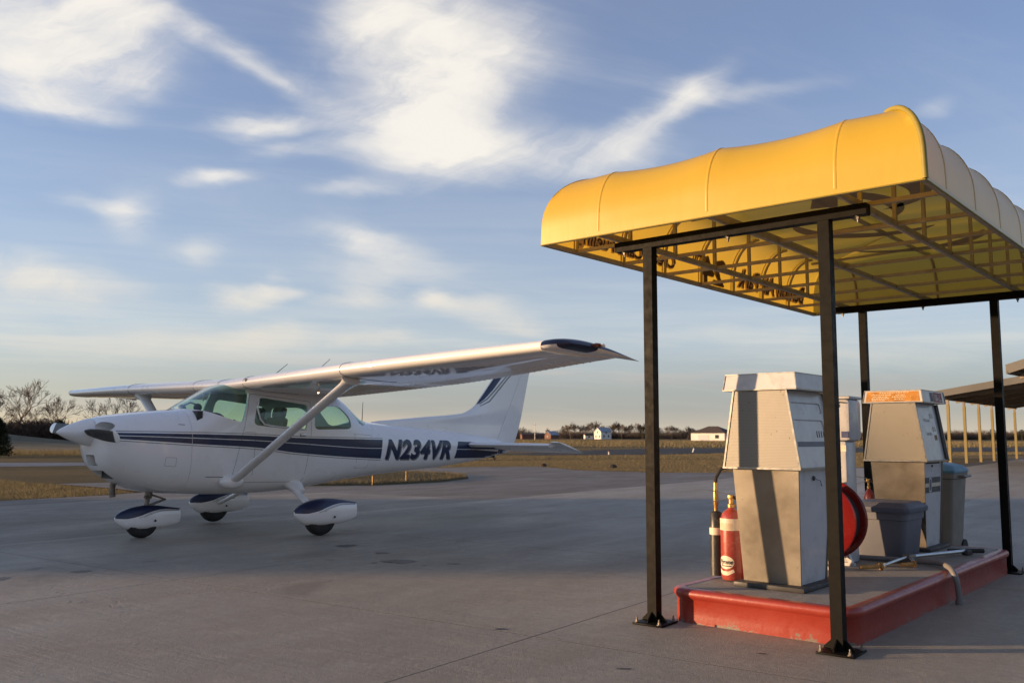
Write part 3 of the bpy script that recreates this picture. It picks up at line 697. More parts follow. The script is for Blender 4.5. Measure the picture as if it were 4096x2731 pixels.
def seam(poly, parent, w=.16, closed=False, off=.05, sides=(-1, 1)):
    pts = []
    n = len(poly)
    for i in range(n if closed else n - 1):
        a, b = Vector(poly[i]), Vector(poly[(i + 1) % n]); k = max(1, int((b - a).length / 3)); pts += [a + (b - a) * j / k for j in range(k)]
    if not closed: pts.append(Vector(poly[-1]))
    L = len(pts)
    for sd in sides:
        V = []; F = []
        for i, p in enumerate(pts):
            q0, q1 = (pts[i - 1], pts[(i + 1) % L]) if closed else (pts[max(0, i - 1)], pts[min(L - 1, i + 1)])
            t = (q1 - q0).normalized(); nrm = Vector((-t.y, t.x)) * w
            for k in (-1, 1): c = p + nrm * k * .5; V.append(I(c.x, sd * hw(c.x, c.y, off), c.y))
        for i in range(L if closed else L - 1):
            j = (i + 1) % L; F.append((2*i, 2*j, 2*j+1, 2*i+1))
        MB().add(V, F).build('panel_seam', M['seam'], parent, 0)
seam(rounded([(33.9, 68), (31.0, 53), (24.5, 25), (66, 24.0), (69.6, 48), (69.3, 65)], 1.5), fus, closed=True)
seam([(31, 49), (37, 49), (36, 28)], fus); seam([(100.5, 49), (104, 24.5)], fus); seam(rounded([(101, 48.5), (114, 47.8), (112, 30), (101.5, 30)], 1), fus, w=.12)
seam(rounded([(-8, 37.5), (-8.2, 33.5), (-3.2, 33.2), (-3, 37.2)], .5), cowl, w=.12, closed=True); seam([(-2, 52.5), (1, 52.3)], cowl, w=.3)
seam([(5, 58.0), (11, 57.2)], fus, w=.12); seam([(12, 28), (22, 27.6)], fus, w=.3)
for (x, z) in ((64.2, 47.9),):
    for s in (-1, 1): mb = MB(); mb.box(I(x, s * (hw(x, z) + .3), z), (3.2 * IN, .8 * IN, 1.5 * IN), None, .008); mb.build('door_handle', M['aluminium'], fus)
mb = MB(); mb.tube([I(x, -hw(x, z, .35), z) for x, z in [(38.6, 66.0), (37.6, 60.5), (39.0, 55.5), (41.5, 53.0), (46, 52.3), (55, 51.5), (66.2, 50.5)]], .42 * IN, 8); mb.build('window_frame', M['white_paint'], plane)
# cabin
mb = MB(); mb.mm(I(7.2, -19, 40), I(10, 19, 59.0)); mb.prism(rounded([(7.2, 59.2), (20.0, 58.2), (23.0, 56.5), (23.0, 50), (20, 45), (12, 42)], 1.5), lambda x, z, d: I(x, d, z), -16.5, 16.5); mb.build('instrument_panel', M['dark_interior'], plane)
def seat(y):
    mb = MB()
    mb.box(I(44, y, 36), (19 * IN, 16 * IN, 5 * IN), None, .04)
    mb.box(I(54.5, y, 47), (4.5 * IN, 16 * IN, 20 * IN), Matrix.Rotation(R(12), 3, 'Y'), .045)
    mb.box(I(57.6, y, 59.2), (3.6 * IN, 10 * IN, 6 * IN), Matrix.Rotation(R(12), 3, 'Y'), .04)
    mb.build('seat', M['seat_fabric'], plane)
seat(-10); seat(10)
mb = MB(); mb.box(I(88, 0, 36), (16 * IN, 34 * IN, 6 * IN), None, .04); mb.box(I(97, 0, 45), (4 * IN, 32 * IN, 16 * IN), Matrix.Rotation(R(18), 3, 'Y'), .04); mb.build('rear_seat', M['seat_fabric'], plane)
for y in (-9, 9):
    mb = MB(); mb.tube([I(23, y, 51.5), I(30.5, y, 51.8)], .45 * IN, 8); mb.tube([I(30.5, y + 4.6 * math.sin(a), 52.5 - 3.4 * math.cos(a)) for a in np.linspace(-2.4, 2.4, 14)], .5 * IN, 8); mb.build('control_yoke', M['dark_interior'], plane)
mb = MB(); mb.lathe([(.2, -1), (1.6, -.9), (1.9, 0), (1.6, .9), (.2, 1)], 16, Matrix.Translation(I(15, -4.5, 61)) @ Matrix.Rotation(R(70), 4, 'X') @ Matrix.Scale(IN * 1.1, 4)); mb.tube([I(15, -4.5, 62.2), I(13, -1, 63.4), I(11.5, 3, 62)], .4 * IN, 8)
mb.lathe([(.2, -1), (1.6, -.9), (1.9, 0), (1.6, .9), (.2, 1)], 16, Matrix.Translation(I(11, 3.5, 60.6)) @ Matrix.Rotation(R(60), 4, 'X') @ Matrix.Scale(IN * 1.1, 4)); mb.build('headset', M['dark_grey'], plane)

# spinner, propeller
PZ = 48.7
mb = MB(); mb.lathe([(.05, -48.6), (.5, -48.3), (1.5, -47.0), (3.0, -44.2), (4.5, -40.6), (5.6, -37.6), (6.2, -35.4), (6.25, -34.3)], 36, Matrix.Translation(I(0, 0, PZ)) @ Matrix.Scale(IN, 4) @ Matrix.Rotation(R(90), 4, 'Y')); mb.build('spinner', M['white_paint'], plane)
def blade(ang):
    d = Vector((0, math.cos(ang), math.sin(ang))); rings = []; tipr = []
    for r, ch, th, tw in [(3.5, 3.2, 1.9, 55), (6.5, 4.2, 1.5, 46), (11, 5.3, 1.1, 38), (18, 5.7, .8, 29), (26, 5.5, .55, 22), (32.6, 5.1, .42, 18), (33.6, 5.0, .4, 18), (36.0, 4.2, .36, 17), (37.2, 2.6, .3, 17), (37.6, 1.0, .2, 17)]:
        tw = R(tw); ax = Vector((math.sin(tw), 0, 0)); tg = Vector((0, -d.z, d.y)); c = (Vector((1, 0, 0)) * math.sin(tw) + tg * math.cos(tw)); n = d.cross(c).normalized()
        cen = Vector((-37.2, 0, PZ)) + d * r
        rg = [(cen + c * (ch / 2 * math.cos(a)) + n * (th / 2 * math.sin(a))) * IN for a in [2 * math.pi * k / 16 for k in range(16)]]
        (rings if r <= 33 else tipr).append(rg)
    o = MB().loft(rings).build('propeller_blade', M['blade'], plane, 50)
    MB().loft([rings[-1]] + tipr).build('blade_tip', M['white_paint'], o, 50)
blade(R(180 + 3.6)); blade(R(3.6))

# wings
def naca(xc, m=.02, p=.4, t=.12):
    yt = (1 + .5 * math.exp(-xc / .06)) * 5 * t * (.2969 * math.sqrt(max(xc, 0)) - .126 * xc - .3516 * xc**2 + .2843 * xc**3 - .1036 * xc**4)
    yc = m / p**2 * (2*p*xc - xc*xc) if xc < p else m / (1-p)**2 * ((1-2*p) + 2*p*xc - xc*xc); return yc + yt, yc - yt
LEx = pchip([0, 22, 100, 208], [27.2, 27.2, 27.6, 36.2]); CH = pchip([0, 22, 100, 208], [64.5, 64.5, 64.2, 45.5]); INC = pchip([0, 22, 100, 208], [.068, .068, .062, .030])
def wing_pt(s, y, xc, up):
    ch = CH(y); zle = (72.1 + .0352 * y) if s < 0 else (72.5 + .0125 * y)
    u, l = naca(xc); z = zle - xc * ch * INC(y) + (u if up else l) * ch * (1 + .0)
    return I(LEx(y) + xc * ch, s * y, z)
def chordwise(x0, x1, n): return [x0 + (x1 - x0) * (0.5 - .5 * math.cos(math.pi * i / n)) if x0 == 0 else x0 + (x1 - x0) * i / n for i in range(n + 1)]
def wing_ring(s, y, x0, x1, n=18):
    xs = [((i / n) ** 1.8) * (x1 - x0) + x0 if x0 == 0 else x0 + (x1 - x0) * i / n for i in range(n + 1)]
    return [wing_pt(s, y, x, True) for x in reversed(xs)] + [wing_pt(s, y, x, False) for x in xs[(1 if x0 == 0 else 0):]]
def wing(s):
    ys = [0, 12, 22, 40, 60, 80, 100, 122, 145, 168, 188, 207.5]
    mb = MB(); mb.loft([wing_ring(s, y, 0, .715) for y in ys]); mb.loft([wing_ring(s, y, .7155, 1.0, 6) for y in (0, 12, 21.6)]); mb.loft([wing_ring(s, y, .7155, 1.0, 6) for y in (197.6, 203, 207.5)])
    w = mb.build('wing', M['white_paint'], plane, 40)
    for nm, y0, y1 in (('flap', 22.2, 99.6), ('aileron', 100.4, 197.0)):
        mb = MB(); n = 8; mb.loft([wing_ring(s, y0 + (y1 - y0) * i / n, .7195, 1.0, 6) for i in range(n + 1)])
        k = int((y1 - y0) / 3.6)
        for i in range(1, k):
            y = y0 + (y1 - y0) * i / k
            for up in (False, True):
                a, b = wing_pt(s, y, .74, up), wing_pt(s, y, 1.003, up); mb.beam(a, b, .5 * IN, .22 * IN)
        mb.build(nm, M['white_paint'], w, 40)
    # tip: dark blue cap above, white below, drawn out aft
    def tip_ring(t, up):
        y = 207.5 + 8.2 * t; k = max(0.0, 1 - t ** 3.2) ** .5; ch = CH(207.5); x0 = LEx(207.5) + 7.5 * t * t; x1 = LEx(207.5) + ch + 4.2 * t; zle = wing_pt(s, 207.5, 0, True).z / IN
        P = []
        for i in range(17):
            xc = (i / 16) ** 1.7; u, l = naca(xc); x = x0 + (x1 - x0) * xc; zc = zle - xc * ch * INC(208) + (u + l) / 2 * ch - (1.6 * t * xc)
            P.append(I(x, s * y, zc + ((u - l) / 2 * ch * (k if up else .75 * k)) * (1 if up else -1) + (.9 * t * (1 - xc) if True else 0)))
        return P
    ts = [0, .25, .45, .62, .76, .87, .95, 1.0]
    MB().loft([tip_ring(t, True) for t in ts], cap=False, closed=False).build('wing_tip', M['blue_paint'], w, 60)
    lo = [tip_ring(t, False) for t in ts]
    MB().loft([r[9:] for r in lo], cap=False, closed=False).loft([r[:10] for r in lo[:4]], cap=False, closed=False).build('wing_tip_underside', M['white_paint'], w, 60)
    MB().loft([r[:10] for r in lo[3:]], cap=False, closed=False).build('wing_tip', M['blue_paint'], w, 60)
    c = tip_ring(.93, True)[9]; mb = MB(); mb.tube([c + I(-3.4, s * .3, -.3), c + I(-1.5, s * 1.0, -.3), c + I(.5, s * 1.2, -.3), c + I(1.5, s * .9, -.3)], [.3 * IN, .85 * IN, .85 * IN, .3 * IN], 10); mb.build('navigation_light', M['red_lens'], w)
    mb = MB(); mb.tube([c + I(1.6, s * 1.3, -.2), c + I(2.6, s * 1.4, -.2), c + I(3.7, s * 1.3, -.2)], [.35 * IN, .75 * IN, .3 * IN], 10); mb.build('strobe_light', M['clear_lens'], w)
    # strut
    b, t = I(26.2, s * 21.6, 26.0), I(36.0, s * 98.5, (71.7 if s < 0 else 70.0)); d = t - b
    mb = MB(); mb.tube([b, b + d * .25, b + d * .75, b + d * .955, b + d * .985, t], [2.9 * IN, 2.9 * IN, 2.9 * IN, 3.2 * IN, 4.2 * IN, 5.2 * IN], 18, sx=.50, up=(1, 0, 0)); st = mb.build('wing_strut', M['white_paint'], plane, 60)
    mb = MB(); mb.lathe([(5.6, -1.2), (5.4, .2), (4.4, 1.2), (3.0, 1.9), (.2, 2.2)], 24, Matrix.Translation(I(25.6, s * 21.1, 25.4)) @ Matrix.Rotation(R(90 * -s), 4, 'X') @ Matrix.Diagonal((1.15 * IN, .62 * IN, IN, 1))); mb.build('strut_fairing', M['white_paint'], st, 60)
    # fuel caps / vents under the wing
    mb = MB(); p = wing_pt(s, 55, .35, False); mb.beam(p, p + I(0, 0, -2.4), 1.6 * IN, .4 * IN); mb.build('fuel_vent', M['aluminium'], w)
    mb = MB(); p = wing_pt(s, 30, .06, True)
    if s < 0: mb.lathe([(.1, 0), (.9, 0), (.9, .25), (.1, .25)], 12, Matrix.Translation(wing_pt(s, 27, .004, True)) @ Matrix.Rotation(R(-90), 4, 'Y') @ Matrix.Scale(IN, 4)); mb.build('vent_hole', M['dark_interior'], w)
    for yy in (24.3, 101.0):   # skin joints round the leading edge
        ringp = [wing_pt(s, yy, xc, up) + (I(-.05, 0, .05) if up else I(-.05, 0, -.06)) for up, xs in ((True, (.25, .15, .08, .04, .015, .003)), (False, (.003, .015, .04, .08, .15, .3, .5))) for xc in xs]
        MB().tube(ringp, .10 * IN, 4).build('skin_joint', M['seam'], w, 0)
wing(-1); wing(1)
for p, q in (((57, 0, 77), (68.3, 0, 85.8)), ((80, 0, 77), (95.8, 0, 90.2)), ((119, 0, 55.5), (119.4, 0, 67))):
    mb = MB(); mb.tube([I(*p), I(*q)], [.24 * IN, .13 * IN], 6); mb.build('antenna', M['dark_grey'], plane)

# tail
def lens(rows, th, n=14):
    """rows: (z or y position, x lead, x trail, thickness) -> closed leaf-shaped sections"""
    rings = []
    for p, x0, x1, t in rows:
        up = []; dn = []
        for i in range(n + 1):
            xc = i / n; k = t * 2.0 * (.2969 * math.sqrt(xc) - .126 * xc - .3516 * xc**2 + .2843 * xc**3 - .1015 * xc**4) / .12 * .12 * 5 / 2
            up.append((x0 + (x1 - x0) * xc, k)); dn.append((x0 + (x1 - x0) * xc, -k))
        rings.append([th(x, k, p) for x, k in reversed(up)] + [th(x, k, p) for x, k in dn[1:]])
    return rings
fle = pchip([44, 55.6, 57, 59.2, 61.9, 64.5, 67.9, 75, 82.2, 99.5], [124, 125.5, 140, 166, 198, 205.5, 210.9, 217.2, 224, 240]); fhi = pchip([36, 45.2, 85.2, 99.5], [227.5, 231.4, 252.4, 260]); rte = pchip([36, 44.3, 88.2, 100], [243, 249.3, 262.9, 266.5])
rows = []
for z in [45, 50, 54, 55.6, 56.3, 57, 58, 59.2, 60.5, 61.9, 63, 64.5, 66, 67.9, 71, 75, 80, 86, 92, 97, 99.4]: rows.append((z, fle(z), fhi(z) - .35, 3.4 - 1.6 * (z - 45) / 55))
def fin_t(z): return 3.9 - 1.9 * (z - 45) / 55
def tail_half(x, z):
    xc = min(1.0, max(0.0, (x - fle(z)) / (rte(z) - fle(z)))); return 5 * fin_t(z) * (.2969 * math.sqrt(xc) - .126 * xc - .3516 * xc**2 + .2843 * xc**3 - .1015 * xc**4)
def tail_ring(z, xa, xb, n=16):
    xs = [xa + (xb - xa) * (i / n) ** 1.5 for i in range(n + 1)]
    return [I(x, tail_half(x, z), z) for x in reversed(xs)] + [I(x, -tail_half(x, z), z) for x in xs]
fin = MB().loft([tail_ring(r[0], fle(r[0]), fhi(r[0]) - .12) for r in rows]).build('fin', M['white_paint'], plane, 60)
MB().loft([tail_ring(z, fhi(z) + .12, rte(z), 8) for z in [40.5, 44.3, 52, 62, 75, 88, 96, 100]]).build('rudder', M['white_paint'], fin, 60)
fin_half = tail_half
def fin_decal(poly, mat, nm):
    for s in (-1, 1):
        me = poly_mesh(poly); map_mesh(me, lambda x, z: I(x, s * (fin_half(x, z) + .13), z), list(np.arange(208, 262, 1.0)), list(np.arange(66, 100, 1.5))); me.materials.append(mat); link(me, nm, fin, 180)
fin_decal([(211.3, 67.9), (224.3, 82.1), (240, 99), (252, 99), (243, 93), (234, 86), (226, 78), (218, 71.5)], M['blue_paint'], 'fin_flash')
fin_decal([(214, 68.2), (221, 71.5), (229, 78), (238, 86), (247, 93), (256, 98.6), (254.5, 98.6), (246, 93.5), (236.6, 86), (228, 78.6), (220, 72), (213, 68.6)], M['stripe_grey'], 'fin_pinstripe')
fin_decal([(214, 66.8), (223, 70), (232, 78), (241, 86), (250, 92.6), (249, 93), (240, 86.6), (231, 78.6), (222.4, 70.8), (214, 67.3)], M['stripe_grey'], 'fin_pinstripe')
def tailplane(s):
    rows = [(y, 197.5 + (y - 3) * .245, 221.6, 3.6 - 1.4 * y / 66) for y in (3, 8, 20, 35, 50, 60, 61.4)]
    st = MB().loft(lens(rows, lambda x, k, y: I(x, s * y, 42.2 + k - (x - 198) * .012))).build('horizontal_stabilizer', M['white_paint'], plane, 60)
    de = R(15.5)
    def el(x, k, y): d = x - 222.2; return I(222.2 + d * math.cos(de) + k * math.sin(de), s * y, 41.8 - d * math.sin(de) + k * math.cos(de))
    rows = [(y, 222.0, 238.6 - (4.0 if y < 6 else 0) + (y / 66) * .9, 2.3 - .9 * y / 66) for y in (4.5, 8, 20, 35, 50, 61.6)]
    mb = MB(); mb.loft(lens(rows, el)); rows = [(61.7, 213.2, 239.4, 2.2), (65, 213.6, 239.6, 1.9), (67.4, 214.6, 239.4, 1.3), (68.0, 216, 238.5, .5)]; mb.loft(lens(rows, el))
    for i in range(1, 15):
        y = 5 + 56 * i / 15
        for k in (-.62, .62): mb.beam(el(226, k * 1.25, y), el(238.6, k * .25, y), .45 * IN, .2 * IN)
    mb.build('elevator', M['white_paint'], st, 45)
tailplane(-1); tailplane(1)
mb = MB(); mb.tube([I(228, 0, 33.6), I(229.2, 0, 31.8), I(230.4, 0, 33.6)], .3 * IN, 6); mb.build('tie_down_ring', M['steel_dirty'], plane)

# landing gear
def pant(x0, x1, yc, zb, ztop, ztail, hwid, wx, wr, wy, nm):
    L = x1 - x0
    top = pchip([0, .015, .06, .15, .3, .47, .65, .82, 1], [11.2, 12.6, 14.0, 15.6, 17.0, 17.5, 17.0, 16.0, 14.8]); bot = pchip([0, .015, .06, .16, .42, .7, .95, 1], [11.2, 9.8, 8.2, 5.6, 4.5, 4.9, 6.4, 7.0]); wd = pchip([0, .015, .06, .16, .35, .6, 1], [.02, .22, .45, .75, 1, .93, .34])
    k = (ztop - zb) / 13.0
    def rg(t, off=0.0, a0=0.0, a1=2 * math.pi, n=32, closed=True):
        zt, zb_ = zb + (top(t) - 4.5) * k, zb + (bot(t) - 4.5) * k; zc = (zt + zb_) / 2; w = wd(t) * hwid; P = []
        for i in range(n if closed else n + 1):
            a = a0 + (a1 - a0) * i / n; c, s = math.cos(a), math.sin(a); e = 2 / 2.4
            P.append(I(x0 + L * t, yc + (w + off) * math.copysign(abs(c) ** e, c), zc + ((zt - zb_) / 2 + off) * math.copysign(abs(s) ** e, s)))
        return P
    ts = [0, .006, .015, .03, .06, .1, .16, .24, .33, .43, .53, .63, .73, .83, .92, 1.0]
    o = MB().loft([rg(t) for t in ts]).build(nm, M['white_paint'], plane, 60)
    ab = pchip([0, .1, .3, .5, .7, 1], [0.0, .02, .12, .42, .72, .95])
    MB().loft([rg(t, .06, ab(t), math.pi - ab(t), 20, False) for t in ts[1:]], cap=False, closed=False).build('blue_top', M['blue_paint'], o, 60)
    for d in (.09, .17):
        for s in (0, 1):
            P = []
            for t in np.linspace(.22 + d, .97, 14):
                a = ab(t) - d * 1.1; a = a if s == 0 else math.pi - a
                r = rg(t, .07, a, a, 1, False)[0]; P.append(r)
            MB().tube(P, .11 * IN, 4).build('pinstripe', M['stripe_grey'], o, 0)
    mb = MB(); mb.lathe([(.1, 0), (.55, 0), (.55, .2), (.1, .2)], 10, Matrix.Translation(I(x0 + L * .56, yc - hwid * .97, zb + 4.2)) @ Matrix.Rotation(R(90), 4, 'X') @ Matrix.Scale(IN, 4)); mb.build('valve_hole', M['dark_interior'], o)
    Mx = Matrix.Translation(I(wx, wy, wr)) @ Matrix.Rotation(R(90), 4, 'X') @ Matrix.Scale(IN, 4)
    prof = [(wr * .45, -2.4), (wr * .62, -2.9), (wr * .86, -2.75), (wr * .955, -2.1), (wr * .995, -1.1), (wr, 0), (wr * .995, 1.1), (wr * .955, 2.1), (wr * .86, 2.75), (wr * .62, 2.9), (wr * .45, 2.4)]
    MB().lathe(prof, 40, Mx).build('tyre', M['rubber'], o, 50)
    return o
for s in (-1, 1):
    pant(41.2, 76.8, s * 50, 4.4, 17.4, 15, 4.9, 56.0, 8.1, s * 50, 'wheel_fairing')
    b, t = I(56.5, s * 46.6, 9.8), I(61.8, s * 17, 21.6)
    mb = MB(); mb.tube([t, t + (b - t) * .3, t + (b - t) * .8, b], [2.4 * IN, 2.1 * IN, 1.7 * IN, 1.6 * IN], 14, sx=.55, up=(1, 0, 0)); g = mb.build('main_gear_leg', M['white_paint'], plane, 60)
    mb = MB(); mb.tube([I(61.8, s * 15, 23.6), I(62.2, s * 20, 21.6), I(62.0, s * 24.5, 19.0)], [5.4 * IN, 4.4 * IN, 2.7 * IN], 18, sx=.62, up=(1, 0, 0)); mb.build('leg_fairing', M['white_paint'], g, 60)
    mb = MB(); mb.box(I(60.4, s * 37.5, 14.6), (5.2 * IN, 3.2 * IN, .5 * IN), None, .004); mb.box(I(60.4, s * 37.5, 13.8), (1.2 * IN, 1.2 * IN, 1.6 * IN)); mb.build('step', M['dark_grey'], g)
pant(-21.2, 10.0, 0, 3.6, 15.0, 12, 4.2, -8.4, 7.3, 0, 'nose_wheel_fairing')
mb = MB(); mb.tube([I(-5.0, 0, 24), I(-6.6, 0, 14)], 1.15 * IN, 14); mb.tube([I(-5.3, 0, 22), I(-5.9, 0, 18)], 1.7 * IN, 14); ns = mb.build('nose_gear_strut', M['steel_dirty'], plane)
mb = MB(); mb.beam(I(-4.2, -1, 19.6), I(2.6, -.4, 17.2), 1.2 * IN, .6 * IN); mb.beam(I(-4.2, 1, 19.6), I(2.6, .4, 17.2), 1.2 * IN, .6 * IN); mb.beam(I(2.4, -.6, 17.2), I(-5.4, -1, 14.6), 1.2 * IN, .6 * IN); mb.beam(I(2.4, .6, 17.2), I(-5.4, 1, 14.6), 1.2 * IN, .6 * IN)
mb.tube([I(-8.5, -2.6, 18.8), I(-3, 2.4, 19.2)], .7 * IN, 8); mb.build('torque_link', M['steel_dirty'], ns)
mb = MB(); mb.tube([I(-19.2, 7.5, 28), I(-19.6, 7.5, 22), I(-19.2, 7.5, 18.8)], [1.35 * IN] * 3, 16, cap=False); mb.build('exhaust_pipe', M['steel_dirty'], plane)

# ------------------------------------------------------------------ the fuel canopy (local a along the front, b towards the back)
PX, PY, TH = .9384, 5.9958, -.70988
_c, _s = math.cos(TH), math.sin(TH)
def canw(a, b, z=0.0): return (PX + a * _c - b * _s, PY + a * _s + b * _c, z)
canopy = thing('fuel_canopy', 'yellow vinyl canopy on four black steel posts over the fuel pumps', 'canopy', (PX, PY, 0), TH)
A0, A1, B0, B1, Z0 = -.745, 1.835, -.262, 4.57, 2.545
PW = .068
RAILS = (-.272, .541, 1.338); CROSS = [.13 + .62 * k for k in range(7)]
def bolt_mb(x, y, z, r=.013, up=1):
    mb = MB(); mb.lathe([(r * 1.9, 0), (r * 1.9, .003 * up)], 12, Matrix.Translation((x, y, z))); mb.lathe([(r * 1.15, .003 * up), (r * 1.15, .017 * up)], 6, Matrix.Translation((x, y, z))); mb.lathe([(r * .6, .017 * up), (r * .6, .034 * up)], 8, Matrix.Translation((x, y, z))); return mb
for ax in (-.067, 1.1457):
    for by in (0.0, 4.0444):
        mb = MB(); mb.box((ax + PW / 2, by + PW / 2, 1.2435), (PW, PW, 2.463)); p = mb.build('post', M['black_paint'], canopy, 40)
        cx, cy = ax + PW / 2 + .02, by + PW / 2 - .025
        mb = MB(); mb.box((cx, cy, .0065), (.215, .225, .012), Matrix.Rotation(R(3), 3, 'Z'), .003); pl = mb.build('base_plate', M['black_paint'], p)
        for sx, sy in ((-1, 0), (1, 0), (0, -1), (0, 1)):
            d = Vector((sx, sy, 0)); c = Vector((ax + PW / 2, by + PW / 2, .0125)); e = c + d * PW / 2; n = Vector((-sy, sx, 0)) * .004
            mb = MB(); mb.prism([(0, 0), (.055, 0), (.055, .008), (0, .06)], lambda u, v, w: e + d * u + Vector((0, 0, v)) + n * w, -1, 1); mb.build('gusset', M['black_paint'], p, 0)
        for sx in (-1, 1):
            for sy in (-1, 1): bolt_mb(cx + sx * .083, cy + sy * .088, .0125, .0085).build('anchor_bolt', M['steel_dirty'], p)
for by in (0.0, 4.0444):
    mb = MB(); mb.box(((-.295 + 1.435) / 2, by + PW / 2 - .0015, 2.508), (1.73, PW + .003, .065)); bm_ = mb.build('beam', M['black_paint'], canopy)
    for a in (-.235, .55, 1.375): bolt_mb(a, by + .035, 2.475, .011, -1).build('hanger_bolt', M['steel_dirty'], bm_)
for a in RAILS: mb = MB(); mb.box((a + .02, (B0 + B1) / 2, 2.5605), (.036, B1 - B0 - .05, .038), None, .003); mb.build('rail', M['frame_tube'], canopy)
mb = MB()
for a in (A0 + .022, A1 - .022): mb.box((a, (B0 + B1) / 2, 2.558), (.028, B1 - B0 - .02, .026))
for b in (B0 + .022, B1 - .022): mb.box(((A0 + A1) / 2, b, 2.5585), (A1 - A0 - .075, .028, .026))
mb.build('edge_tube', M['frame_tube'], canopy)
for b in CROSS:
    xs = [A0 + .037] + [r for a in RAILS for r in (a + .0015, a + .0385)] + [A1 - .037]
    for i in range(0, len(xs), 2): mb = MB(); mb.box(((xs[i] + xs[i+1]) / 2, b, 2.560), (xs[i+1] - xs[i], .025, .025)); mb.build('cross_tube', M['frame_tube'], canopy)
ZT = 3.015; DI = .27
def prof(t):   # t 0..1 along the curved wall -> (inset, height above the hem)
    if t < .25: return 0.004 * t / .25, .13 * t / .25
    a = (t - .25) / .75 * math.pi / 2; return .004 + (DI - .004) * (1 - math.cos(a)), .13 + .365 * math.sin(a)
def bow(side, pos):
    P = []
    for i in range(15):
        d, h = prof(i / 14); d += .028; h -= .012; z = Z0 + max(h, .01)
        P.append({'l': (A0 + d, pos, z), 'r': (A1 - d, pos, z), 'f': (pos, B0 + d, z), 'b': (pos, B1 - d, z)}[side])
    mb = MB(); mb.tube(P, .0125, 8, up=(0, 1, 0) if side in 'lr' else (1, 0, 0)); mb.build('bow', M['frame_tube'], canopy, 60)
for b in CROSS: bow('l', b); bow('r', b)
for a in RAILS: bow('f', a + .02); bow('b', a + .02)
for b in CROSS:
    for a in (RAILS[0] + .02, RAILS[2] + .02): mb = MB(); mb.box((a, b + .0005, (2.58 + ZT) / 2), (.024, .0245, ZT - 2.58)); mb.build('upright', M['frame_tube'], canopy)
for a in RAILS: mb = MB(); mb.box((a + .02, (B0 + B1) / 2, ZT), (.026, B1 - B0 - 2 * DI, .025)); mb.build('top_tube', M['frame_tube'], canopy)
for b in CROSS[::2]: mb = MB(); mb.tube([(A0 + DI + .02, b, ZT - .03), ((A0 + A1) / 2, b, ZT - .005), (A1 - DI - .02, b, ZT - .03)], .013, 8); mb.build('top_tube', M['frame_tube'], canopy)
def fabric():
    def side(c0, c1, bows, n):
        ks = [c0] + list(bows) + [c1]; out = []
        for i in range(len(ks) - 1):
            for j in range(n): out.append((ks[i] + (ks[i+1] - ks[i]) * j / n, (1 - abs(2 * j / n - 1) ** 2.0) * (min(1, (ks[i+1] - ks[i]) / .8) if 0 < i < len(ks) - 2 else .22)))
        return out
    per = [(s, 'f', g) for s, g in side(A0, A1, [a + .02 for a in RAILS], 8)] + [(s, 'r', g) for s, g in side(B0, B1, CROSS, 8)]
    per += [(s, 'b', g) for s, g in side(A1, A0, [a + .02 for a in reversed(RAILS)], 8)] + [(s, 'l', g) for s, g in side(B1, B0, list(reversed(CROSS)), 8)]
    rings = []
    prs = [(prof(i / 18), min(1.0, max(0.0, (i / 18 - .12) / .5))) for i in range(19)] + [((DI + .25, .51), .8), ((DI + .6, .515), .6), ((1.20, .52), .3)]
    for (d, h), k in prs:
        rg = []
        for s, sd, g in per:
            sag = .031 * g * k; dd = d + sag * .45; z = Z0 + h - sag * .8 * min(1, h / .3)
            fa = lambda a: A0 + d + (a - A0) * (A1 - A0 - 2 * d) / (A1 - A0); fb = lambda b: B0 + d + (b - B0) * (B1 - B0 - 2 * d) / (B1 - B0)
            # keep the bows straight: only points close to a hip are pulled in with the inset
            ca = min(max(s, A0 + d), A1 - d) if sd in 'fb' else 0; cb = min(max(s, B0 + d), B1 - d) if sd in 'lr' else 0
            rg.append({'f': (ca, B0 + dd, z), 'b': (ca, B1 - dd, z), 'l': (A0 + dd, cb, z), 'r': (A1 - dd, cb, z)}[sd])
        rings.append(rg)
    mb = MB(); mb.loft(rings, cap=False); mb.add(rings[-1], [tuple(range(len(rings[-1])))])
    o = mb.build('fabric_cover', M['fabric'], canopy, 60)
    hem = MB()
    hem.tube([(A0, B0, Z0), (A1, B0, Z0)], .0045, 6); hem.tube([(A1, B0, Z0), (A1, B1, Z0)], .0045, 6); hem.tube([(A1, B1, Z0), (A0, B1, Z0)], .0045, 6); hem.tube([(A0, B1, Z0), (A0, B0, Z0)], .0045, 6)
    hem.build('hem', M['fabric_edge'], o)
    for a, sa in ((A0, 1), (A1, -1)):
        for b, sb in ((B0, 1), (B1, -1)):
            P = [(a + sa * prof(i / 16)[0] * .985, b + sb * prof(i / 16)[0] * .985, Z0 + prof(i / 16)[1] + .004) for i in range(17)]
            if a == A0: continue
            hp = MB(); hp.tube(P, .016 if a == A1 else .006, 8); hp.build('corner_binding', M['fabric_edge'] if a == A1 else M['fabric'], o, 60)
    for sd, ps in (('f', RAILS), ('b', RAILS), ('l', CROSS), ('r', CROSS)):
        for q in ps:
            q = q + .02 if sd in 'fb' else q
            P = [(prof(i / 16)[0] - .001, prof(i / 16)[1]) for i in range(1, 17)]
            pp = [{'f': (q, B0 + d, Z0 + h), 'b': (q, B1 - d, Z0 + h), 'l': (A0 + d, q, Z0 + h), 'r': (A1 - d, q, Z0 + h)}[sd] for d, h in P]
            mb = MB(); mb.tube(pp, .0020, 6, sx=4.5, up=(1, 0, 0) if sd in 'lr' else (0, 1, 0)); mb.build('bow_seam', M['fabric'], o, 60)
    return o
cover = fabric()
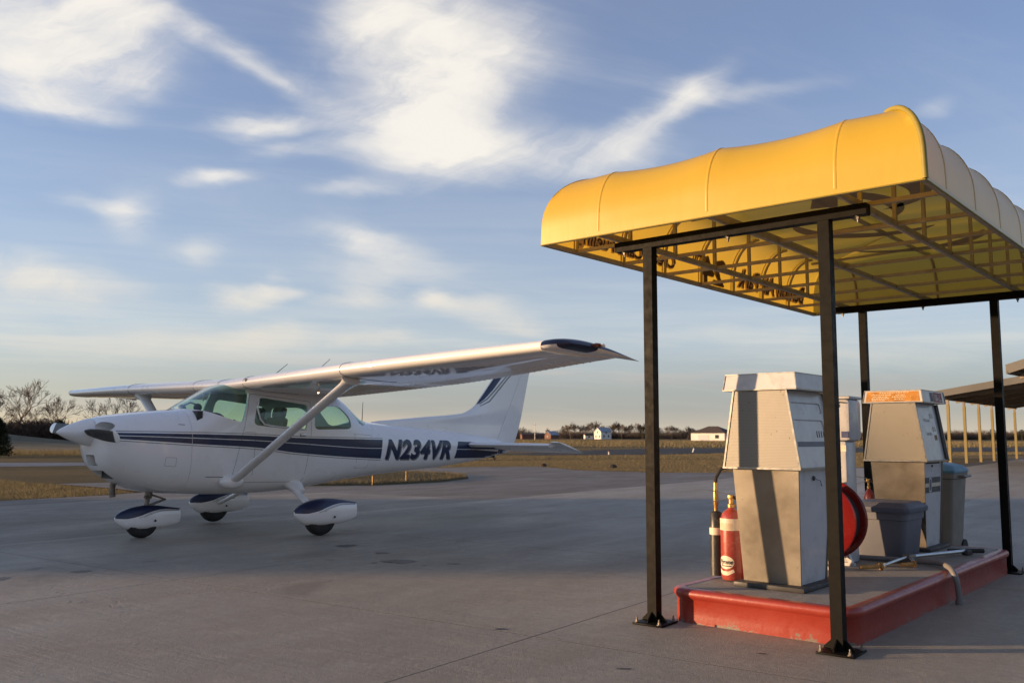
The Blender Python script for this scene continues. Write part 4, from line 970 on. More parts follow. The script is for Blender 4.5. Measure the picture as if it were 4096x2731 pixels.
def side_text(txt, bl, br, z0, z1, bold=.02, halo=True, shear=.0):
    for inside in (False, True):
        for nm, off, mat, bo in ((('lettering_outline', .0016, M['letter_halo'], bold + .045),) if halo else ()) + (('lettering', .0032, M['letter_dark'], bold),):
            me = text_mesh(txt, 1.0, shear, bo); ref = text_mesh(txt, 1.0, shear, bold)
            x0, x1 = min(v.co.x for v in ref.vertices), max(v.co.x for v in ref.vertices); y0, y1 = 0.0, .72
            def f(x, y, off=off):
                t = (x - x0) / (x1 - x0); z = z0 + (z1 - z0) * (y - y0) / (y1 - y0)
                i = max(0.0, min(1.0, (z - Z0) / .495)); ins = 0.0
                if z - Z0 > .13: ins = .004 + (DI - .004) * (1 - math.cos(math.asin(min(1, (z - Z0 - .13) / .365))))
                return Vector((A0 + ins + (off + (.014 if ins > 0 else .010) if inside else -off - .003), bl + (br - bl) * t, z))
            map_mesh(me, f, None, [.1 * k for k in range(-3, 10)]); me.materials.append(mat); link(me, nm, cover, 0)
side_text('Benton Air Park', 4.26, 2.74, 2.645, 2.815)
side_text('24', 2.45, 2.04, 2.60, 2.83, .03, False); side_text('Hr', 2.02, 1.83, 2.775, 2.85, .02, False)
side_text('Credit Card Fueling', 1.56, .15, 2.64, 2.75)
def roof_prints():
    # broad curved strokes printed on the roof, showing through from below
    def arc(cx, cy, r0, r1, t0, t1, w0, w1, n=24):
        out = []; inn = []
        for i in range(n + 1):
            t = t0 + (t1 - t0) * i / n; k = math.sin(math.pi * (i / n)) ** .6; r = r0 + (r1 - r0) * i / n; w = w0 + (w1 - w0) * i / n
            out.append((cx + (r + w * k / 2) * math.cos(t), cy + (r + w * k / 2) * math.sin(t))); inn.append((cx + (r - w * k / 2) * math.cos(t), cy + (r - w * k / 2) * math.sin(t)))
        return out + inn[::-1]
    polys = [arc(.55, 1.25, .80, .75, R(205), R(330), .10, .20), arc(.72, 1.6, .60, .5, R(-80), R(75), .20, .12), arc(.2, 1.9, .75, .8, R(-60), R(40), .2, .1), arc(.75, 2.4, .55, .7, R(60), R(200), .16, .22), arc(.6, 3.2, .7, .6, R(10), R(150), .2, .12),
             [(.95, .55), (1.10, .50), (.62, 1.75), (.42, 1.70)], [(.15, .95), (.42, .82), (.48, .95), (.22, 1.10)]]
    for p in polys:
        for z in (Z0 + .455,):
            me = poly_mesh([(x, y) for x, y in p]); map_mesh(me, lambda x, y: Vector((x, y, z)))
            me.materials.append(M['roof_print']); link(me, 'roof_print', cover, 0)
roof_prints()

# ------------------------------------------------------------------ pump island and what stands on it
ZI = .215
def at(a, b, z=ZI): return canw(a, b, z)
def rrect(a0, a1, b0, b1, r, off=0.0, n=8):
    P = []
    for cx, cy, s in ((a1 - r, b1 - r, 0), (a0 + r, b1 - r, 90), (a0 + r, b0 + r, 180), (a1 - r, b0 + r, 270)):
        for i in range(n + 1): t = R(s + 90 * i / n); P.append((cx + (r + off) * math.cos(t), cy + (r + off) * math.sin(t)))
    return P
island = thing('pump_island', 'raised concrete pump island with a worn red painted curb', 'pump island', (PX, PY, 0), TH)
mb = MB()
mb.loft([[(x, y, z) for x, y in rrect(.0, 1.215, .165, 3.99, .14, o)] for o, z in ((0, -.02), (0, .05), (0, .148), (.008, .156), (.019, .170), (.022, .186), (.018, .201), (.006, .211), (-.02, .2155), (-.056, .2145))], cap=False)
mb.build('curb', M['red_curb'], island, 50)
mb = MB(); P = rrect(.0, 1.215, .165, 3.99, .14, -.05); mb.add([(x, y, .2132) for x, y in P], [tuple(range(len(P)))]); mb.build('slab', M['island_top'], island, 0)

def quad_plate(mb, hw0, z0, hw1, z1, y0, y1, th, mi=0, x=0.0):
    """trapezoid plate facing -b/+b: half width hw0 at z0 (plane y0), hw1 at z1 (plane y1), thickness th towards the centre"""
    s = 1 if y0 < 0 else -1
    V = [(x - hw0, y0, z0), (x + hw0, y0, z0), (x + hw1, y1, z1), (x - hw1, y1, z1)]; V += [(p[0], p[1] + s * th, p[2]) for p in V]
    mb.add(V, [(0, 1, 2, 3), (7, 6, 5, 4), (0, 4, 5, 1), (1, 5, 6, 2), (2, 6, 7, 3), (3, 7, 4, 0)], mi)
def frustum(mb, ax0, bx0, z0, ax1, bx1, z1, mi=0):
    mb.loft([[(-ax0, -bx0, z0), (ax0, -bx0, z0), (ax0, bx0, z0), (-ax0, bx0, z0)], [(-ax1, -bx1, z1), (ax1, -bx1, z1), (ax1, bx1, z1), (-ax1, bx1, z1)]], mi=mi)
def put_text(txt, size, origin, ux, uy, un, mat, parent, bold=.01, name='lettering', shear=0.0, sx=1.0, align='LEFT', off=.0012):
    me = text_mesh(txt, size, shear, bold * size, align, sx); o, X, Y, N_ = Vector(origin), Vector(ux), Vector(uy), Vector(un)
    for v in me.vertices: v.co = o + X * v.co.x + Y * v.co.y + N_ * off
    me.materials.append(mat); return link(me, name, parent, 0)
def fuel_pump(loc, label, kind):
    t = thing('fuel_pump', label, 'fuel pump', loc, TH, 'fuel pumps on the island')
    mb = MB(); mb.box((0.015, -.01, .015), (.49, .61, .031), None, .006); mb.build('base', M['pump_black'], t)
    mb = MB(); frustum(mb, .190, .205, .0305, .222, .272, .775); body = mb.build('lower_body', M['pump_white'], t, 20)
    for s in (-1, 1):
        mb = MB(); quad_plate(mb, .199, .031, .231, .777, s * .219, s * .281, .012); e = mb.build('steel_end_panel', M['steel'], t, 0)
        mb = MB(); quad_plate(mb, .268, .784, .186, 1.292, s * .338, s * .336, .012); scn = mb.build('perforated_screen', M['screen'], t, 0)
        for k in (-1, 1): mb = MB(); mb.beam((k * .268, s * .337, .780), (k * .1865, s * .335, 1.294), .012, .012, (0, 1, 0)); mb.build('edge_trim', M['trim'], scn)
        mb = MB(); mb.beam((-.274, s * .337, .782), (.274, s * .337, .782), .018, .012); mb.build('edge_trim', M['trim'], scn)
        mb = MB(); mb.beam((s * .258, -.323, .7815), (s * .258, .323, .7815), .018, .012); mb.build('ledge_trim', M['trim'], t)
    mb = MB(); frustum(mb, .246, .324, .776, .166, .322, 1.296); up = mb.build('dial_housing', M['pump_white'], t, 20)
    def dial(u, v, off=.002):   # u along b from the near edge, v height; on the +a face
        k = (v - .776) / .52; return Vector((.246 - .080 * k + off, u, v))
    ux, uy = Vector((0, 1, 0)), Vector((-.080, 0, .52)).normalized(); un = ux.cross(uy)
    for k in (-1, 1): mb = MB(); mb.beam(dial(k * .312, .80, .008), dial(k * .312, 1.29, .008), .03, .022, (1, 0, 0)); mb.build('side_rail', M['trim'] if kind == 'plain' else M['dark_grey'], up)
    # head cap
    mb = MB(); frustum(mb, .258, .346, 1.2975, .243, .331, 1.405); cap = mb.build('head_cap', M['pump_white'], t, 20)
    mb = MB()
    for k in (-1, 1):
        mb.beam((-.262, k * .347, 1.3005), (.262, k * .347, 1.3005), .008, .008); mb.beam((k * .2595, -.341, 1.3008), (k * .2595, .341, 1.3008), .008, .008)
        mb.beam((-.247, k * .331, 1.407), (.247, k * .331, 1.407), .006, .006); mb.beam((k * .243, -.326, 1.4073), (k * .243, .326, 1.4073), .006, .006)
        for j in (-1, 1): mb.beam((k * .260, j * .3465, 1.306), (k * .2455, j * .3315, 1.403), .007, .007, (0, 1, 0))
    mb.build('cap_trim', M['trim'], cap)
    fx, fy = Vector((1, 0, 0)), Vector((0, .015, .1075)).normalized(); fn = Vector((0, -1, .12)).normalized()
    cf = lambda x, v: Vector((x, -.346 + .015 * v, 1.2975 + .1075 * v)) + fn * .002
    if kind == 'plain':
        for s0 in (-1,):
            for v in (1.19, 1.075):
                mb = MB(); P = [dial(u, z, .0025) for u, z in rounded([(-.27, v + .026), (.21, v + .026), (.225, v - .01), (.225, v - .038)], .02)]
                mb.tube(P, .004, 5); mb.build('embossed_line', M['pump_white'], up)
            mb = MB(); mb.prism([(-.30, .925), (.30, .925), (.30, .958), (-.30, .958)], lambda u, v, d: dial(u, v, d), .0005, .003); mb.build('band', M['tote_grey'], up, 0)
            for k in range(4): mb = MB(); u = .09 + .038 * k; mb.prism([(u, .985), (u + .006, .985), (u + .006, 1.03), (u, 1.03)], lambda u, v, d: dial(u, v, d), .0005, .003); mb.build('totalizer_slot', M['dark_grey'], up, 0)
        mb = MB(); mb.lathe([(.016, 0), (.016, .006), (.008, .012)], 14, Matrix.Translation((.222, -.02, .715)) @ Matrix.Rotation(R(90), 4, 'Y')); mb.tube([(.232, -.02, .715), (.236, .03, .70), (.236, .06, .698), (.236, .075, .672), (.236, .085, .66), (.236, .07, .668)], .0025, 5); mb.build('panel_lock', M['dark_grey'], body)
    else:
        me = poly_mesh([(-.235, .10), (.235, .10), (.222, .93), (-.222, .93)]); map_mesh(me, lambda x, v: cf(x, v)); me.materials.append(M['orange_plate']); op = link(me, 'instruction_plate', cap, 0)
        rnd = random.Random(5)
        for row, (x0, x1) in enumerate(((-.11, .13), (-.18, -.02), (-.17, -.04), (-.18, -.03), (-.18, -.07), (.03, .10), (.0, .12), (.02, .10))):
            v = [.80, .62, .46, .32, .18, .60, .44, .26][row]; x = x0; mb = MB()
            while x < x1:
                w = rnd.uniform(.006, .018); mb.add([cf(x, v) + fn * .001, cf(x + w, v) + fn * .001, cf(x + w, v + .07) + fn * .001, cf(x, v + .07) + fn * .001], [(0, 1, 2, 3)]); x += w + .006
            mb.build('faded_print', M['label_cream'], op, 0)
        sx_, sy_ = Vector((0, 1, 0)), Vector((-.015, 0, .1075)).normalized(); sn = Vector((1, 0, .12)).normalized(); so = lambda u, v: Vector((.258 - .015 * v, u, 1.2975 + .1075 * v))
        mb = MB(); mb.add([so(-.10, .12) + sn * .0015, so(-.015, .12) + sn * .0015, so(-.015, .88) + sn * .0015, so(-.10, .88) + sn * .0015], [(0, 1, 2, 3)]); mb.build('grade_emblem', M['dark_grey'], cap, 0)
        mb = MB(); mb.add([so(.0, .10) + sn * .0015, so(.26, .10) + sn * .0015, so(.26, .90) + sn * .0015, so(.0, .90) + sn * .0015], [(0, 1, 2, 3)]); mb.build('grade_panel', M['print_red'], cap, 0)
        put_text('100-LL', .085, so(.008, .22) + sn * .001, sx_, sy_, sn, M['print_white'], cap, .03, 'grade_lettering', 0, .86, off=.002)
        for v, w0, w1, txt in ((1.165, .10, .20, 'TOTAL SALE'), (1.045, .12, .21, 'GALLONS')):
            me = poly_mesh(rounded([(w0, v), (w1, v), (w1 - .02, v + .042), (w0 - .02, v + .042)], .008)); map_mesh(me, lambda u, z: dial(u, z, .002)); me.materials.append(M['window_dark']); link(me, 'dial_window', up, 0)
            put_text(txt, .036, dial(w0 - .215, v - .035), ux, uy, un, M['print_black'], up, .0, 'dial_lettering', 0, .9)
        for k in range(4): mb = MB(); u = .125 + .02 * k; mb.prism([(u, .965), (u + .014, .965), (u + .014, 1.012), (u, 1.012)], lambda u, v, d: dial(u, v, d), .0005, .002); mb.build('price_wheel', M['print_brown'] if k < 3 else M['dark_grey'], up, 0)
        lo = lambda u, v, off=.0015: Vector((.190 + .032 * (v - .03) / .745 + off, u, v))
        for v0, v1 in ((.50, .55), (.60 - .015, .635)):
            me = poly_mesh([(-.225, v0), (.225, v0), (.225, v1), (-.225, v1)]); map_mesh(me, lambda u, v: lo(u, v)); me.materials.append(M['dark_grey']); link(me, 'panel_stripe', body, 0)
        me = poly_mesh([(-.225, .552), (.225, .552), (.225, .583), (-.225, .583)]); map_mesh(me, lambda u, v: lo(u, v)); me.materials.append(M['label_cream']); link(me, 'panel_stripe', body, 0)
        me = poly_mesh(rounded([(-.12, .505), (-.04, .505), (-.04, .632), (-.12, .632)], .03)); map_mesh(me, lambda u, v: lo(u, v, .003)); me.materials.append(M['print_white']); link(me, 'shield_emblem', body, 0)
        me = poly_mesh(rounded([(-.11, .515), (-.05, .515), (-.05, .622), (-.11, .622)], .028)); map_mesh(me, lambda u, v: lo(u, v, .004)); me.materials.append(M['tote_grey']); link(me, 'shield_emblem', body, 0)
        mb = MB(); mb.lathe([(.012, 0), (.012, .006), (.006, .01)], 12, Matrix.Translation(lo(-.03, .735, 0)) @ Matrix.Rotation(R(90), 4, 'Y')); mb.build('panel_lock', M['dark_grey'], body)
        me = poly_mesh([(-.2, .755), (.2, .755), (.2, .768), (-.2, .768)]); map_mesh(me, lambda u, v: lo(u, v)); me.materials.append(M['roof_brown']); link(me, 'rust_streak', body, 0)
    return t
fuel_pump(at(.530, .805), 'nearer fuel pump with a dented perforated screen and plain white cap', 'plain')
fuel_pump(at(.507, 3.540), 'farther fuel pump with an orange cap plate and 100-LL lettering', 'avgas')

def extinguisher(loc, r, h, label, big):
    t = thing('fire_extinguisher', label, 'extinguisher', loc, TH)
    mb = MB(); mb.lathe([(r * .55, 0), (r * .9, .008), (r, .035), (r, h * .80), (r * .97, h * .85), (r * .82, h * .91), (r * .55, h * .955), (r * .33, h * .975), (r * .30, h)], 32); cyl = mb.build('cylinder', M['ext_red'], t, 50)
    mb = MB(); mb.lathe([(r * .34, h), (r * .34, h + .02), (r * .22, h + .025), (r * .22, h + .06)], 16); mb.box((0, 0, h + .07), (.03, .045, .03), None, .004); v = mb.build('valve', M['brass'], t)
    mb = MB(); mb.beam((-.01, 0, h + .09), (-.15, -.05, h + .115), .02, .006); mb.beam((-.01, 0, h + .065), (-.13, -.055, h + .03), .02, .006); mb.build('handle', M['trim'], v)
    if big:
        def wrap(a0, a1, z0, z1, mat, nm, off=.0015, n=14, parent=cyl):
            V = []; F = []
            for i in range(n + 1):
                a = R(a0 + (a1 - a0) * i / n); V += [((r + off) * math.cos(a), (r + off) * math.sin(a), z0), ((r + off) * math.cos(a), (r + off) * math.sin(a), z1)]
            for i in range(n): F.append((2*i, 2*i+2, 2*i+3, 2*i+1))
            return MB().add(V, F).build(nm, mat, parent, 60)
        face = -100.0     # direction (degrees) the labels look: towards the camera side
        lb = wrap(face - 75, face + 75, .345, .425, M['label_cream'], 'instruction_label')
        for k in range(6): wrap(face - 28, face + 42, .352 + k * .0075, .3545 + k * .0075, M['print_brown'], 'print_line', .0024, 10, lb)
        # oval badge with the maker's word, and a torn sticker below
        def cyl_map(x, z, off): a = R(face) + x / r; return Vector(((r + off) * math.cos(a), (r + off) * math.sin(a), z))
        me = poly_mesh([(.062 * math.cos(2 * math.pi * k / 40), .128 + .045 * math.sin(2 * math.pi * k / 40)) for k in range(40)]); map_mesh(me, lambda x, z: cyl_map(x, z, .0016), list(np.arange(-.06, .061, .01))); me.materials.append(M['label_cream']); bd = link(me, 'badge', cyl, 60)
        me = text_mesh('Pyrene', .043, .28, .0012, 'CENTER', .86); map_mesh(me, lambda x, y: cyl_map(x, .118 + y, .0030), list(np.arange(-.06, .061, .008))); me.materials.append(M['print_black']); link(me, 'badge_lettering', bd, 0)
        me = poly_mesh([(-.035, .107), (.045, .108), (.040, .101), (-.03, .101)]); map_mesh(me, lambda x, y: cyl_map(x, y, .0030), list(np.arange(-.04, .05, .01))); me.materials.append(M['print_black']); link(me, 'badge_lettering', bd, 0)
        me = poly_mesh([(-.06, .085), (-.02, .068), (.02, .068), (.055, .085), (.065, .065), (.02, .042), (-.02, .040), (-.055, .055)]); map_mesh(me, lambda x, z: cyl_map(x, z, .0016), list(np.arange(-.06, .066, .01))); me.materials.append(M['label_cream']); link(me, 'torn_sticker', cyl, 60)
        # discharge horn standing beside the cylinder, with its hose
        hx, hy = -.135, .03
        mb = MB(); mb.lathe([(.046, .018), (.046, .10), (.043, .33), (.042, .452), (.030, .462), (.018, .466)], 24, Matrix.Translation((hx, hy, 0))); hn = mb.build('discharge_horn', M['horn_black'], t, 50)
        mb = MB(); mb.lathe([(.0455, .300), (.0455, .350)], 24, Matrix.Translation((hx, hy, 0)), cap=False); mb.lathe([(.0485, .302), (.0485, .348)], 24, Matrix.Translation((hx, hy, 0)), cap=False); mb.build('tape_band', M['label_cream'], hn)
        mb = MB(); mb.lathe([(.014, .466), (.014, .50), (.018, .51), (.018, .60), (.014, .62), (.014, .665)], 14, Matrix.Translation((hx, hy, 0))); mb.build('brass_fitting', M['brass'], hn)
        mb = MB(); mb.tube([(hx, hy, .65), (hx + .003, hy + .004, .70), (hx + .03, hy + .03, .76), (hx + .09, hy + .08, .78), (hx + .16, hy + .13, .72), (hx + .19, hy + .12, .62), (hx + .14, hy + .02, .56), (0.01, .0, h + .07)], .0125, 10); mb.build('discharge_hose', M['rubber'], t, 60)
    else:
        mb = MB(); mb.tube([(.02, 0, h + .07), (.06, -.03, h + .05), (.07, -.04, h - .05), (.065, -.03, h - .2)], .009, 8); mb.build('discharge_hose', M['rubber'], t, 60)
    return t
extinguisher(at(.190, .700), .078, .50, 'red fire extinguisher with cream labels and black horn beside the nearer pump', True)
extinguisher(at(.185, 3.44), .047, .52, 'small red extinguisher partly hidden behind the grey tote', False)

term = thing('card_terminal', 'white card payment terminal on a pedestal behind the nearer pump', 'terminal', at(.372, 2.16), TH)
mb = MB(); mb.box((0, 0, .478), (.265, .22, .955), None, .012); mb.build('pedestal', M['pump_white'], term)
mb = MB(); mb.box((.0, 0, 1.125), (.36, .27, .338), None, .035); hd = mb.build('terminal_head', M['pump_white'], term)
mb = MB(); mb.box((.0, 0, 1.303), (.37, .28, .024), None, .01); mb.build('rain_hood', M['pump_white'], hd)
mb = MB(); mb.mm((.11, -.1375, .985), (.165, -.1352, 1.035)); mb.build('blue_sticker', M['blue_sticker'], hd)
mb = MB(); mb.tube([(.10, -.14, 1.265), (.075, -.15, 1.255), (.07, -.152, 1.235), (.082, -.152, 1.23), (.086, -.15, 1.25)], .005, 6); mb.tube([(.10, -.14, 1.268), (.14, -.145, 1.262)], .006, 6); mb.build('padlock', M['dark_grey'], hd)
mb = MB(); mb.box((0, -.111, .90), (.268, .004, .05)); mb.build('band', M['label_cream'], term)

reel = thing('hose_reel', 'red hose reel with black hose standing between pump and tote', 'hose reel', at(.40, 1.80), TH)
def disc(y, r, nm):
    Mx = Matrix.Translation((0, y, .355)) @ Matrix.Rotation(R(90), 4, 'X')
    mb = MB(); mb.lathe([(.03, -.004), (r * .62, -.004), (r * .66, .006), (r * .96, .004), (r, -.002), (r + .004, .0), (r, .004), (r * .96, .008), (r * .66, .010), (r * .62, .0), (.03, .0)], 56, Mx); return mb.build(nm, M['reel_red'], reel, 40)
disc(-.105, .295, 'flange'); disc(.115, .300, 'flange')
mb = MB(); mb.lathe([(.13, -.1), (.13, .1)], 32, Matrix.Translation((0, 0.005, .355)) @ Matrix.Rotation(R(90), 4, 'X')); mb.build('drum', M['reel_red'], reel)
for k in range(7):
    y = -.082 + .03 * k; mb = MB(); mb.tube([(.235 * math.cos(a), y, .355 + .235 * math.sin(a)) for a in np.linspace(0, 2 * math.pi, 40)], .0155, 8, cap=False); mb.build('hose_coil', M['rubber'], reel, 60)
mb = MB(); mb.lathe([(.045, -.135), (.045, -.10)], 20, Matrix.Translation((0, 0, .355)) @ Matrix.Rotation(R(-90), 4, 'X')); mb.build('hub', M['reel_red'], reel)
for y in (-.15, .155):
    mb = MB(); mb.beam((-.16, y, .0), (0, y, .36), .03, .03, (0, 1, 0)); mb.beam((.16, y, .0), (0, y, .355), .03, .03, (0, 1, 0)); mb.box((0, y, .012), (.36, .034, .024)); mb.build('stand', M['pump_white'], reel)

tote = thing('storage_tote', 'grey plastic storage tote with a blue-grey lid before the farther pump', 'tote', at(.555, 2.80), TH)
def rr(hx, hy, r, z): return [(x, y, z) for x, y in rrect(-hx, hx, -hy, hy, r, 0, 5)]
mb = MB(); mb.loft([rr(.185, .205, .05, .0), rr(.192, .212, .05, .012), rr(.222, .240, .05, .31), rr(.232, .252, .052, .315), rr(.238, .258, .052, .40)]); mb.build('tub', M['tote_grey'], tote, 50)
mb = MB(); mb.loft([rr(.258, .278, .055, .375), rr(.262, .282, .055, .385), rr(.262, .282, .055, .415), rr(.250, .270, .055, .425), rr(.235, .255, .05, .430), rr(.215, .235, .05, .452), rr(.19, .21, .05, .455)]); mb.build('lid', M['lid_blue'], tote, 45)

bar = thing('tow_bar', 'aircraft tow bar with forked end and worn orange grips lying on the island', 'tow bar', at(0, 0, 0), TH)
J = Vector((.83, 2.44, .262)); Ee = Vector((1.04, 3.26, .250))
mb = MB(); mb.tube([J, Ee], .0155, 12); sh = mb.build('shaft', M['aluminium'], bar)
dv = Vector((.758, .652, 0)) * .15; mb = MB(); mb.tube([Ee - dv, Ee + dv], .019, 12); mb.build('handle', M['rubber'], bar)
mb = MB(); mb.box(Ee + Vector((.01, .0, -.01)), (.06, .09, .045), Matrix.Rotation(R(-14), 3, 'Z'), .01); mb.build('handle_clamp', M['pump_black'], bar)
mb = MB(); mb.box(J, (.07, .10, .04), Matrix.Rotation(R(-14), 3, 'Z'), .008); mb.build('fork_joint', M['steel_dirty'], bar)
for tip, g0, g1 in (((.80, 1.96, .245), (.795, 1.915, .240), (.685, 1.765, .238)), ((.945, 2.20, .247), (.955, 2.165, .245), (.885, 2.07, .243))):
    mb = MB(); mid = (J + Vector(tip)) / 2 + Vector((0, 0, .004)); mb.tube([J, mid, tip], .0125, 10); mb.tube([tip, g0], .010, 8); mb.build('fork_arm', M['aluminium'], bar)
    g0, g1 = Vector(g0), Vector(g1); mb = MB(); mb.tube([g0, g0 + (g1 - g0) * .08, g0 + (g1 - g0) * .1, g1], [.026, .026, .0155, .0150], 12); mb.build('grip', M['grip'], bar)
cable = thing('grey_hose', 'thick grey hose running across the island and down over the red curb', 'hose', at(0, 0, 0), TH)
def smooth_path(P, n=6):
    P = [Vector(p) for p in P]; out = []
    for i in range(len(P) - 1):
        p0, p1, p2, p3 = P[max(0, i-1)], P[i], P[i+1], P[min(len(P)-1, i+2)]
        for j in range(n):
            t = j / n; out.append(.5 * ((2*p1) + (p2-p0)*t + (2*p0-5*p1+4*p2-p3)*t*t + (3*p1-p0-3*p2+p3)*t**3))
    out.append(P[-1]); return out
mb = MB(); mb.tube(smooth_path([(.34, 2.33, .237), (.55, 2.37, .236), (.78, 2.42, .236), (.98, 2.42, .238), (1.10, 2.33, .243), (1.185, 2.17, .250), (1.245, 2.06, .240), (1.282, 2.02, .185), (1.292, 2.03, .10), (1.292, 2.05, -.02)]), .0205, 14); mb.build('hose', M['hose_grey'], cable, 60)
mb = MB(); mb.lathe([(.03, -.01), (.03, .03), (.024, .035)], 16, Matrix.Translation((1.292, 2.05, 0))); mb.build('ground_sleeve', M['hose_grey'], cable)

tb = thing('trash_bin', 'tan wheeled trash bin with a blue lid behind the farther pump', 'bin', canw(.44, 4.52, 0), TH)
mb = MB(); mb.loft([rr(.20, .20, .04, .03), rr(.255, .25, .04, .80), rr(.27, .265, .04, .81), rr(.27, .265, .04, .86)]); bb = mb.build('body', M['bin_tan'], tb, 45)
mb = MB(); mb.loft([rr(.275, .275, .05, .862), rr(.28, .285, .05, .885), rr(.25, .25, .06, .925), rr(.16, .16, .06, .955), rr(.05, .05, .03, .962)]); mb.build('lid', M['bin_lid'], tb, 60)
for s in (-1, 1): mb = MB(); mb.lathe([(.10, -.025), (.10, .025)], 24, Matrix.Translation((s * .2, .21, .10)) @ Matrix.Rotation(R(90), 4, 'Y')); mb.build('wheel', M['rubber'], tb)
for s in (-1, 1): mb = MB(); mb.beam((s * .10, -.215, .06), (s * .12, -.258, .78), .02, .012, (0, 1, 0)); mb.build('rib', M['bin_tan'], bb)
mb = MB(); mb.tube([(.276, -.12, .83), (.32, -.12, .83), (.32, .12, .83), (.276, .12, .83)], .012, 8); mb.build('bail_handle', M['steel_dirty'], tb)

# ------------------------------------------------------------------ background: hangars, houses, trees, small things
def px_ground(u, d): """point at forward distance d on the ground under photograph column u"""; return ((u - 2048) / FPX * d / 1.0, d)
def shade_hangar(x, y, ang, label, posts, length, zpost, ze, slope, half, ov=(0.8, 0.8), inset=0.6):
    """open-sided hangar; local x runs along the eave (posts), local y (to the right) across the roof"""
    t = thing('shade_hangar', label, 'hangar', (x, y, 0), ang)
    for k, px in enumerate(posts):
        for py in (-inset, -2 * half + inset):
            mb = MB(); mb.box((px, py, zpost / 2), (.12, .12, zpost)); p = mb.build('post', M['yellow_post'], t, 0)
            mb = MB(); mb.box((px, py, zpost + .18), (.10, .10, .36)); mb.build('post_bracket', M['roof_under'], p, 0)
    L0, L1 = -ov[0], length
    zr = ze + slope * half
    for s in (0, 1):
        ya, yb = (0.0, -half) if s == 0 else (-2 * half, -half)
        V = [(L0, ya, ze), (L1, ya, ze), (L1, yb, zr), (L0, yb, zr)]; V += [(p[0], p[1], p[2] + .06) for p in V]
        mb = MB(); mb.add(V, [(0, 1, 2, 3), (4, 5, 6, 7), (0, 1, 5, 4), (2, 3, 7, 6), (1, 2, 6, 5), (3, 0, 4, 7)]); rf = mb.build('roof', M['roof_metal'], t, 0)
        for k in range(5):
            f = (k + .5) / 5; yy = ya + (yb - ya) * f; zz = ze + (zr - ze) * f - .09
            mb = MB(); mb.box(((L0 + L1) / 2, yy, zz), (L1 - L0 - .1, .07, .16)); mb.build('purlin', M['roof_under'], rf, 0)
        for px in posts: mb = MB(); mb.beam((px, ya, ze - .24), (px, yb, zr - .24), .12, .14); mb.build('rafter', M['roof_under'], rf, 0)
        mb = MB(); mb.beam((L0 - .02, ya, ze - .06), (L0 - .02, yb, zr - .06), .05, .30); mb.build('fascia', M['roof_metal'], rf, 0)
    mb = MB(); mb.box(((L0 + L1) / 2, .02, ze - .08), (L1 - L0, .05, .28)); mb.build('eave_trim', M['roof_metal'], t, 0)
    return t
RA = math.atan2(.777, .63)
shade_hangar(21.60, 43.95, RA, 'open-sided shade hangar with yellow posts beyond the farther pump', [-3.06, 0, 3.06, 6.12, 9.18, 12.24], 15.0, 2.72, 3.20, .16, 6.0, (4.05, .8), .35)
shade_hangar(16.55, 30.05, RA - R(4), 'nearer open hangar of which only a roof corner shows at the right edge', [1.5, 5, 8.5], 7.8, 3.2, 3.55, .30, 5.0, (.05, .8), 2.6)
def house(x, y, rz, w, d, hw_, roof, wallm, roofm, label, hip=False, wins=(), doors=()):
    t = thing('farm_house', label, 'house', (x, y, -.05), rz)
    mb = MB(); mb.mm((-w/2, -d/2, 0), (w/2, d/2, hw_))
    if not hip: mb.prism([(-d/2, hw_), (d/2, hw_), (0, hw_ + roof - .02)], lambda yy, z, xx: Vector((xx, yy, z)), -w/2, w/2)
    wl = mb.build('wall', wallm, t, 0)
    o = .35; mb = MB()
    if hip:
        r = max(.2, w/2 - d/2); mb.add([(-w/2-o, -d/2-o, hw_), (w/2+o, -d/2-o, hw_), (w/2+o, d/2+o, hw_), (-w/2-o, d/2+o, hw_), (-r, 0, hw_ + roof), (r, 0, hw_ + roof)], [(0, 1, 5, 4), (1, 2, 5), (2, 3, 4, 5), (3, 0, 4), (3, 2, 1, 0)])
    else:
        k = roof / (d / 2); th = .16
        for s in (-1, 1):
            V = [(-w/2-o, s*(d/2+o), hw_ - k*o), (w/2+o, s*(d/2+o), hw_ - k*o), (w/2+o, 0, hw_+roof), (-w/2-o, 0, hw_+roof)]; V += [(a, b, c + th) for a, b, c in V]
            mb.add(V, [(0, 1, 2, 3), (7, 6, 5, 4), (0, 4, 5, 1), (1, 5, 6, 2), (2, 6, 7, 3), (3, 7, 4, 0)])
    mb.build('roof', roofm, t, 0)
    for face, u, z, ww, hh in wins:
        mb = MB()
        if face == 'f': mb.box((u, -d/2 - .02, z), (ww, .06, hh))
        elif face == 'r': mb.box((w/2 + .02, u, z), (.06, ww, hh))
        else: mb.box((-w/2 - .02, u, z), (.06, ww, hh))
        mb.build('window', M['house_glass'], wl, 0)
    for face, u, ww, hh in doors:
        mb = MB(); mb.box((u, -d/2 - .02, hh/2), (ww, .06, hh)) if face == 'f' else mb.box((-w/2 - .02, u, hh/2), (.06, ww, hh)); mb.build('door', M['brick_red'] if ww < 2 else M['pump_white'], wl, 0)
    return t
def ux(u, d): return (u - 2048) / FPX * d
house(ux(2850, 315), 315, R(-38), 12.5, 9.0, 2.7, 2.4, M['house_white'], M['roof_brown'], 'white house with brown hip roof left of the nearer pump', True, [('r', -2.2, 1.5, 1.0, 1.2), ('r', 0, 1.5, 1.0, 1.2), ('r', 2.2, 1.5, .9, 1.2), ('f', 3.5, 1.5, 1.4, 1.2)], [('f', -1.5, 4.0, 2.1)])
